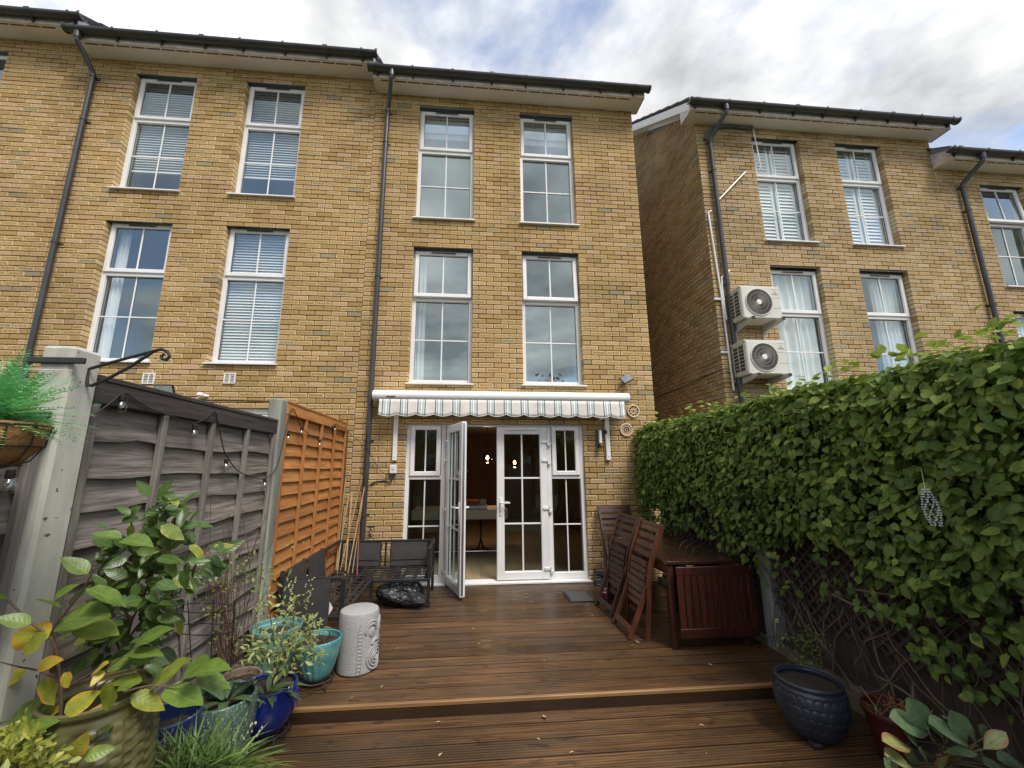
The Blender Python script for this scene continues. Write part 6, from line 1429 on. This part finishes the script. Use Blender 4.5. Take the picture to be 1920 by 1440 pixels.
def strap_plant(name, label, base, n, L_, wd, mat, spread=1.0, tone=.45, droop=.5, zup=.9):
    t = thing(name, label, 'plant', base); tm = [leaf_tmpl(1, wd, 'lance', .25, droop, 9), leaf_tmpl(1, wd*.85, 'lance', .35, droop*.6, 9)]
    ms = [leaf_mesh_obj(tm[k], 1, tn, mat) for k in (0, 1) for tn in (tone-.2, tone, tone+.2)]
    for i in range(n):
        a = 2*math.pi*i/n+random.uniform(-.4, .4); d = np.array((math.cos(a)*spread, math.sin(a)*spread, random.uniform(.5, 1.1)*zup)); s = L_*random.uniform(.75, 1.15); B = basis(d, (0, 0, 1)); m = random.choice(ms)
        ob = bpy.data.objects.new('leaf', m); COL.objects.link(ob); ob.parent = t; p = np.array((math.cos(a)*.02, math.sin(a)*.02, 0)); ob.matrix_local = Matrix([[B[r_][0]*s, B[r_][1]*s, B[r_][2]*s, p[r_]] for r_ in range(3)]+[[0, 0, 0, 1]])
    return t
strap_plant('foxglove_rosette', 'rosette of broad strap leaves spilling over the blue pot', (cB[0]+.01, cB[1]-.05, .20), 15, .17, .24, STRAP, 1.0, .45, .75, .8)
strap_plant('strap_leaf_plant', 'grey-green strap-leaved plant arching from the speckled green pot', (cG[0], cG[1]+.02, .28), 8, .17, .26, STRAP, 1.0, .30, .6, .8)
# rose bush: red-brown canes, sparse leaves, one pink bud
RB = small_plant('rose_bush', 'sparse twiggy rose with one pink bud against the grey fence', 'bush', (cC[0], cC[1], .15), ROSE,
    [(440, 1065, 2.45, 22, 20, 70), (475, 1075, 2.45, 14, 18, 45), (420, 1105, 2.42, 16, 16, 35), (395, 1150, 2.4, 14, 14, 22), (430, 1200, 2.42, 16, 20, 60), (500, 1070, 2.5, 10, 14, 18), (545, 1020, 2.7, 8, 8, 6)], [leaf_tmpl(1, .6, 'ovate', .25, .15, 4)], (.014, .030), None, (.5, .2))
REDT = M_('red_twig', (.15, .05, .035), (.10, .045, .03), (20, 20, 20), .7)
for i in range(34):
    x = 430+random.gauss(0, 14); y = 1245; P_ = [(x, y)]; dx_ = random.gauss(0, 7); n = random.randint(4, 8)
    for k in range(n): P_.append((P_[-1][0]+dx_+random.gauss(0, 6), P_[-1][1]-random.uniform(24, 48)))
    q = MB(); w = 2.44+random.gauss(0, .03); pp = [p_ for p_ in smooth_path([PW(u, v, w) for u, v in P_], 3)]; pp = [np.array((max(p_[0], XF+.05), p_[1], p_[2])) for p_ in pp]; r = random.uniform(.0015, .004); q.tube(pp, [r*(1-.6*j/len(pp)) for j in range(len(pp))], 5); q.build('stem', REDT if i % 2 else TWIG, RB, smooth=True)
q = MB(); p = PW(446, 1026, 2.42); q.lathe([(0, -.012), (.010, -.005), (.012, .005), (.004, .016)], p, 8); q.build('rose_bud', M_('pink_petal', (.55, .06, .15)), RB, smooth=True)
# wire obelisk behind the urn
t = thing('wire_support', 'black wire plant support hoops leaning by the grey fence', 'plant support', tuple(PW(385, 1290, 2.2)))
for (u, v, ru, rv) in ((382, 1140, 58, 9), (380, 1180, 62, 11)):
    q = MB(); q.tube([PW(u+ru*math.cos(a), v+rv*math.sin(a), 2.1) for a in [2*math.pi*i/28 for i in range(28)]], .003, 5, closed=True); q.build('hoop', IRON, t, smooth=True)
for (u0, u1) in ((330, 340), (352, 360), (400, 395), (440, 432)): q = MB(); q.tube([PW(u0, 1125, 2.1), PW(u1, 1260, 2.1)], .003, 5); q.build('upright', IRON, t)
# grass tuft and pale flower stalks at the front
GT = thing('grass_tuft', 'tuft of fine green grass in front of the navy pot', 'grass', tuple(PW(375, 1470, 1.62)))
it = []; gtm = [leaf_tmpl(1, .045, 'lance', .2, .45, 7), leaf_tmpl(1, .04, 'lance', .2, .75, 7)]
for i in range(420):
    u = 370+random.gauss(0, 42); p = PW(u, 1455+random.gauss(0, 8), 1.62+random.gauss(0, .05)); d = RGT*((u-370)/60+random.gauss(0, .45))+np.array((0, 0, 1.))+rng.normal(0, .3, 3); it.append((p, basis(d, (random.gauss(0, .5), random.gauss(0, .5), 1)), random.uniform(.10, .22), min(1, max(0, random.gauss(.45, .2))), i % 2))
joined_leaves('blades', it, gtm, GRASS, GT)
PALE = M_('pale_bud', (.50, .52, .42), (.36, .42, .26), (30, 30, 30), .7)
for k, P_ in enumerate((((425, 1445), (445, 1410), (470, 1370), (480, 1355)), ((440, 1445), (462, 1408), (492, 1362)), ((400, 1440), (425, 1400), (455, 1380)))):
    t = thing('flower_stalk', ('pale budded stalk rising from the grass tuft beside the blue pot', 'taller pale budded stalk arching toward the deck', 'short budded stalk leaning over the grass tuft')[k], 'flower', tuple(PW(*P_[0], 1.72))); pp = smooth_path([PW(u, v, 1.72) for u, v in P_], 4); q = MB(); q.tube(pp, .0018, 5); q.build('stem', GRASS, t)
    for p in pp[-7:]: q = MB(); c = p+rng.normal(0, .006, 3); q.lathe([(0, -.008), (.004, 0), (0, .009)], c, 5); q.build('bud', PALE, t)
small_plant('euonymus', 'yellow-green bushy plant at the foot of the large-leaved shrub', 'shrub', tuple(PW(30, 1480, 1.15)), YEL, [(35, 1405, 1.17, 24, 18, 170), (70, 1400, 1.17, 12, 14, 50), (10, 1425, 1.13, 20, 16, 90), (85, 1432, 1.15, 14, 8, 50), (25, 1375, 1.2, 14, 8, 40)], [leaf_tmpl(1, .55, 'obov', .25, .1, 5)], (.018, .034), None, (.55, .2))
# dead stems and brown roots
def stubs(name, label, c, z, n, r, hlo, hhi, mat, lean=.35):
    t = thing(name, label, 'plant', (c[0], c[1], z))
    for i in range(n):
        a = random.uniform(0, 6.28); rr = r*math.sqrt(random.random()); b = np.array((c[0]+rr*math.cos(a), c[1]+rr*math.sin(a), z)); h = random.uniform(hlo, hhi); q = MB(); q.tube([b, b+np.array((random.gauss(0, lean)*h, random.gauss(0, lean)*h, h))], random.uniform(.0015, .004), 5); q.build('stem', mat, t)
stubs('dead_stems', 'short dark dead stems in the ribbed teal pot', cT, .272, 26, .10, .02, .06, M_('dark_dead_stem', (.05, .035, .025)))
stubs('cut_stems', 'dry straw-coloured cut stems filling the dark red pot', cR, .135, 80, .12, .03, .09, M_('straw_stem', (.34, .20, .08), (.20, .11, .05), (20, 20, 20), .8), .6)
stubs('bare_roots', 'bare brown twigs lying at the foot of the olive urn', PW(255, 1445, 1.55), PW(255, 1445, 1.55)[2], 34, .07, .04, .10, TWIG, 1.0)
# wispy plant in the scalloped pot
WP = small_plant('wispy_plant', 'thin wispy olive-green plant in the scalloped pot', 'plant', (cD[0], cD[1], .20), ROSE, [(1512, 1235, 2.72, 15, 20, 170), (1495, 1200, 2.75, 18, 14, 110), (1520, 1268, 2.70, 9, 12, 80)], [leaf_tmpl(1, .4, 'lance', .2, .1, 4)], (.014, .030),
    [(((1521, 1282), (1512, 1235), (1490, 1180)), 2.85, .003), (((1520, 1280), (1525, 1230), (1515, 1190)), 2.85, .002), (((1518, 1280), (1495, 1230), (1465, 1215), (1458, 1195)), 2.85, .0018), (((1518, 1275), (1470, 1220), (1460, 1160)), 2.85, .0015)], (.25, .15))
q = MB(); 
for k in range(5): a = k*1.256; p = PW(1457, 1164, 2.85); q.lathe([(0, -.004), (.007, 0), (0, .004)], p+np.array((.01*math.cos(a), 0, .01*math.sin(a))), 6)
q.build('flower', M_('pale_yellow_petal', (.62, .55, .18)), WP)
# bergenia
BERG = leaf_mat('bergenia_leaf', (.13, .21, .11), (.25, .36, .19), (.46, .45, .15), edge=(.42, .24, .10), rough=.22, trans=.10, vein=(.20, .28, .13))
c8 = lambda x, y: (1640+x/6.857, 1240+y/6.857)
BP = thing('bergenia', 'broad glossy-leaved plant with a few browned leaves beside the dark red pot', 'plant', (cN[0], cN[1], .12))
bt3 = leaf_tmpl(1, .46, 'obov', .25, .12, 8, .2); bms = {}
for (x0_, y0_, x1_, y1_, tn) in ((680, 930, 250, 700, .35), (700, 900, 470, 520, .25), (590, 1140, 400, 850, .42), (460, 1120, 130, 990, .95), (870, 980, 710, 780, .4), (1190, 1060, 760, 760, .42), (1190, 1010, 1020, 680, .45), (1320, 1060, 1180, 790, .38), (1010, 770, 900, 700, .5), (1400, 1130, 1680, 910, .9), (890, 1170, 1310, 1160, .4), (500, 1370, 170, 1170, .8), (560, 1300, 390, 1130, .3), (700, 1380, 620, 1130, .3), (850, 1440, 880, 1160, .98), (1900, 1330, 1620, 1240, .4), (1720, 1420, 1450, 1300, .38), (1440, 960, 1370, 840, .4), (1950, 1420, 1760, 1300, .42), (300, 1440, 160, 1270, .5), (1120, 760, 1000, 690, .55), (760, 1010, 640, 850, .3)):
    w = 1.80+random.uniform(-.05, .05); a = PW(*c8(x0_, y0_), w); b = PW(*c8(x1_, y1_), w-.03); key = round(tn*10)
    if key not in bms: bms[key] = leaf_mesh_obj(bt3, 1, tn, BERG)
    d = b-a; s = np.linalg.norm(d); tocam = (CPOS-a)/np.linalg.norm(CPOS-a); B = basis(d, tocam*.8+np.array((0, 0, .6))+rng.normal(0, .2, 3)); ob = bpy.data.objects.new('leaf', bms[key]); COL.objects.link(ob); ob.parent = BP; o0 = ORG[BP.name]
    ob.matrix_local = Matrix([[B[i][0]*s, B[i][1]*s*1.1, B[i][2]*s, (a-o0)[i]] for i in range(3)]+[[0, 0, 0, 1]])
    e = PW(1775+random.gauss(0, 12), 1425+random.gauss(0, 8), 1.86); q = MB(); q.tube([e, (a+e)/2-np.array((0, 0, .01)), a], .0035, 5); q.build('leaf_stalk', M_('pinkish_stalk', (.20, .14, .06)), BP, smooth=True)

# ------------------------------------------------------------------ hanging basket
HBc = PW(-18, 800, 1.13)
HB = thing('hanging_basket', 'coir lined black wire hanging basket in front of the left fence', 'basket', tuple(HBc))
COIR = M_('coir_liner', (.36, .19, .075), (.22, .11, .045), (40, 40, 40), .95, .9)
q = MB(); q.lathe([(.02, -.115), (.07, -.105), (.105, -.06), (.118, 0), (.114, .012), (.104, .01), (.095, -.05)], HBc, 40, lambda r, z, th, i: r*(1+.03*mnoise.noise(Vector((math.cos(th)*3, math.sin(th)*3, z*22))))); q.build('liner', COIR, HB, smooth='all')
for z, r in ((.004, .121), (-.055, .112), (-.108, .075)): q = MB(); q.tube([(HBc[0]+r*math.cos(a), HBc[1]+r*math.sin(a), HBc[2]+z) for a in [2*math.pi*i/36 for i in range(36)]], .0025, 5, closed=True); q.build('wire_ring', IRON, HB, smooth=True)
for k in range(12): a = k*math.pi/6; q = MB(); q.tube([(HBc[0]+r*math.cos(a), HBc[1]+r*math.sin(a), HBc[2]+z) for r, z in ((.121, .004), (.115, -.05), (.09, -.095), (.02, -.122))], .002, 5); q.build('wire_rib', IRON, HB, smooth=True)
q = MB(); q.tube([(HBc[0], HBc[1]+.11, HBc[2]), (XF+.02, HBc[1]+.16, HBc[2]+.0)], .005, 6); q.build('wall_hook', IRON, HB)
ART = leaf_mat('artificial_fern', (.04, .30, .16), (.14, .45, .16), (.42, .60, .20), rough=.45, trans=.2)
it = []; fm_ = [leaf_tmpl(1, .20, 'lance', .1, .1, 3)]
for i in range(230):
    a = random.uniform(0, 6.28); el = random.uniform(-.1, 1.35); d = np.array((math.cos(a)*math.cos(el), math.sin(a)*math.cos(el), math.sin(el))); Lf = random.uniform(.12, .27); tn0 = random.gauss(.45, .25)
    for k in range(16):
        s = .2+.8*k/15; p = HBc+d*Lf*s+np.array((0, 0, .01-.05*s*s)); side = np.cross(d, (0, 0, 1)); side = side/(np.linalg.norm(side)+1e-6)
        for sg in (-1, 1): it.append((p, basis(side*sg+d*.7+rng.normal(0, .12, 3), np.cross(side, d)+rng.normal(0, .2, 3)), .030*(1.1-.6*s), min(1, max(0, tn0+.15*s)), 0))
FN = thing('artificial_fern', 'bright green artificial fern spilling from the hanging basket', 'plant', tuple(HBc)); joined_leaves('fronds', it, fm_, ART, FN)
# ------------------------------------------------------------------ the far side of the garden (seen only in the glass)
def far_tree(x, y, h, r, label):
    t = thing('garden_tree', label, 'tree', (x, y, -.42), 'trees at the far end of the garden'); q = MB(); q.tube([(x, y, -.42), (x+.1, y, h*.3), (x-.05, y+.1, h*.6), (x, y, h*.8)], [.16, .12, .08, .03], 8); tr = q.build('trunk', TWIG, t, smooth=True)
    for k in range(6): a = k*1.05; q = MB(); q.tube([(x, y, h*(.35+.06*k)), (x+r*.6*math.cos(a), y+r*.6*math.sin(a), h*(.55+.06*k))], [.05, .02], 6); q.build('limb', TWIG, tr)
    it = []
    cl = [(np.array((x+random.gauss(0, r*.45), y+random.gauss(0, r*.45), h*.68+random.gauss(0, h*.14))), random.uniform(.25, .5)*r) for _ in range(26)]
    for c, cr_ in cl:
        for _ in range(150): p = c+rng.normal(0, 1, 3)*cr_*.55; it.append((p, basis(rng.normal(0, 1, 3), rng.normal(0, 1, 3)+(0, 0, 1)), random.uniform(.16, .3), min(1, max(0, random.gauss(.35, .2))), 0))
    joined_leaves('crown', it, [leaf_tmpl(1, .7, 'ovate', .2, .1, 3)], HEDGE, t)
far_tree(3.2, -13.5, 5.6, 1.9, 'leafy garden tree behind the viewpoint beyond the right fence'); far_tree(-3.6, -15.0, 4.6, 1.6, 'smaller leafy tree behind the viewpoint beyond the left fence'); far_tree(.4, -12.2, 3.4, 1.3, 'low round tree at the end of the garden lawn')
OP = thing('brick_house', 'gabled brick house facing across the end of the garden', 'house', (-5, -27, -.42)); yo = -26.
def simple_block(x0, x1, h, gab):
    q = MB(); q.box((x0, yo-7, -.42), (x1, yo, h)); q.build('wall', M_('far_brick', (.33, .20, .10), (.25, .15, .08), (3, 3, 14), .9), OP)
    q = MB(); xm = (x0+x1)/2; q.prism([(x0-.3, h), (x1+.3, h), (xm, h+gab)], yo-7.3, yo+.3, 'y'); rf = q.build('roof', TILE, OP)
    for sg in (-1, 1): q = MB(); xe = x0-.3 if sg < 0 else x1+.3; q.bar((xe, yo+.33, h), (xm, yo+.33, h+gab), .05, .22, (0, 0, 1)); q.build('barge_board', FASC, rf)
    for x in np.arange(x0+.8, x1-.8, 2.0):
        for z in (1.0, 3.6):
            q = MB(); q.box((x, yo, z), (x+1.0, yo+.05, z+1.3), .01); wn_ = q.build('window', PVC, OP); q = MB(); q.box((x+.08, yo+.05, z+.08), (x+.92, yo+.06, z+1.22)); q.build('pane', GLASSD, wn_)
simple_block(-11, -4.4, 5.4, 2.3); simple_block(-3.9, 3.2, 5.2, 2.2); simple_block(3.8, 11, 5.4, 2.3)
q = MB(); q.box((-1.7, -10.6, -.42), (2.7, -10.5, 1.6)); tag(q.build('end_fence', GREYW, None, org=(0, -10.5, -.42)), 'plain grey fence closing the far end of the garden', 'fence')
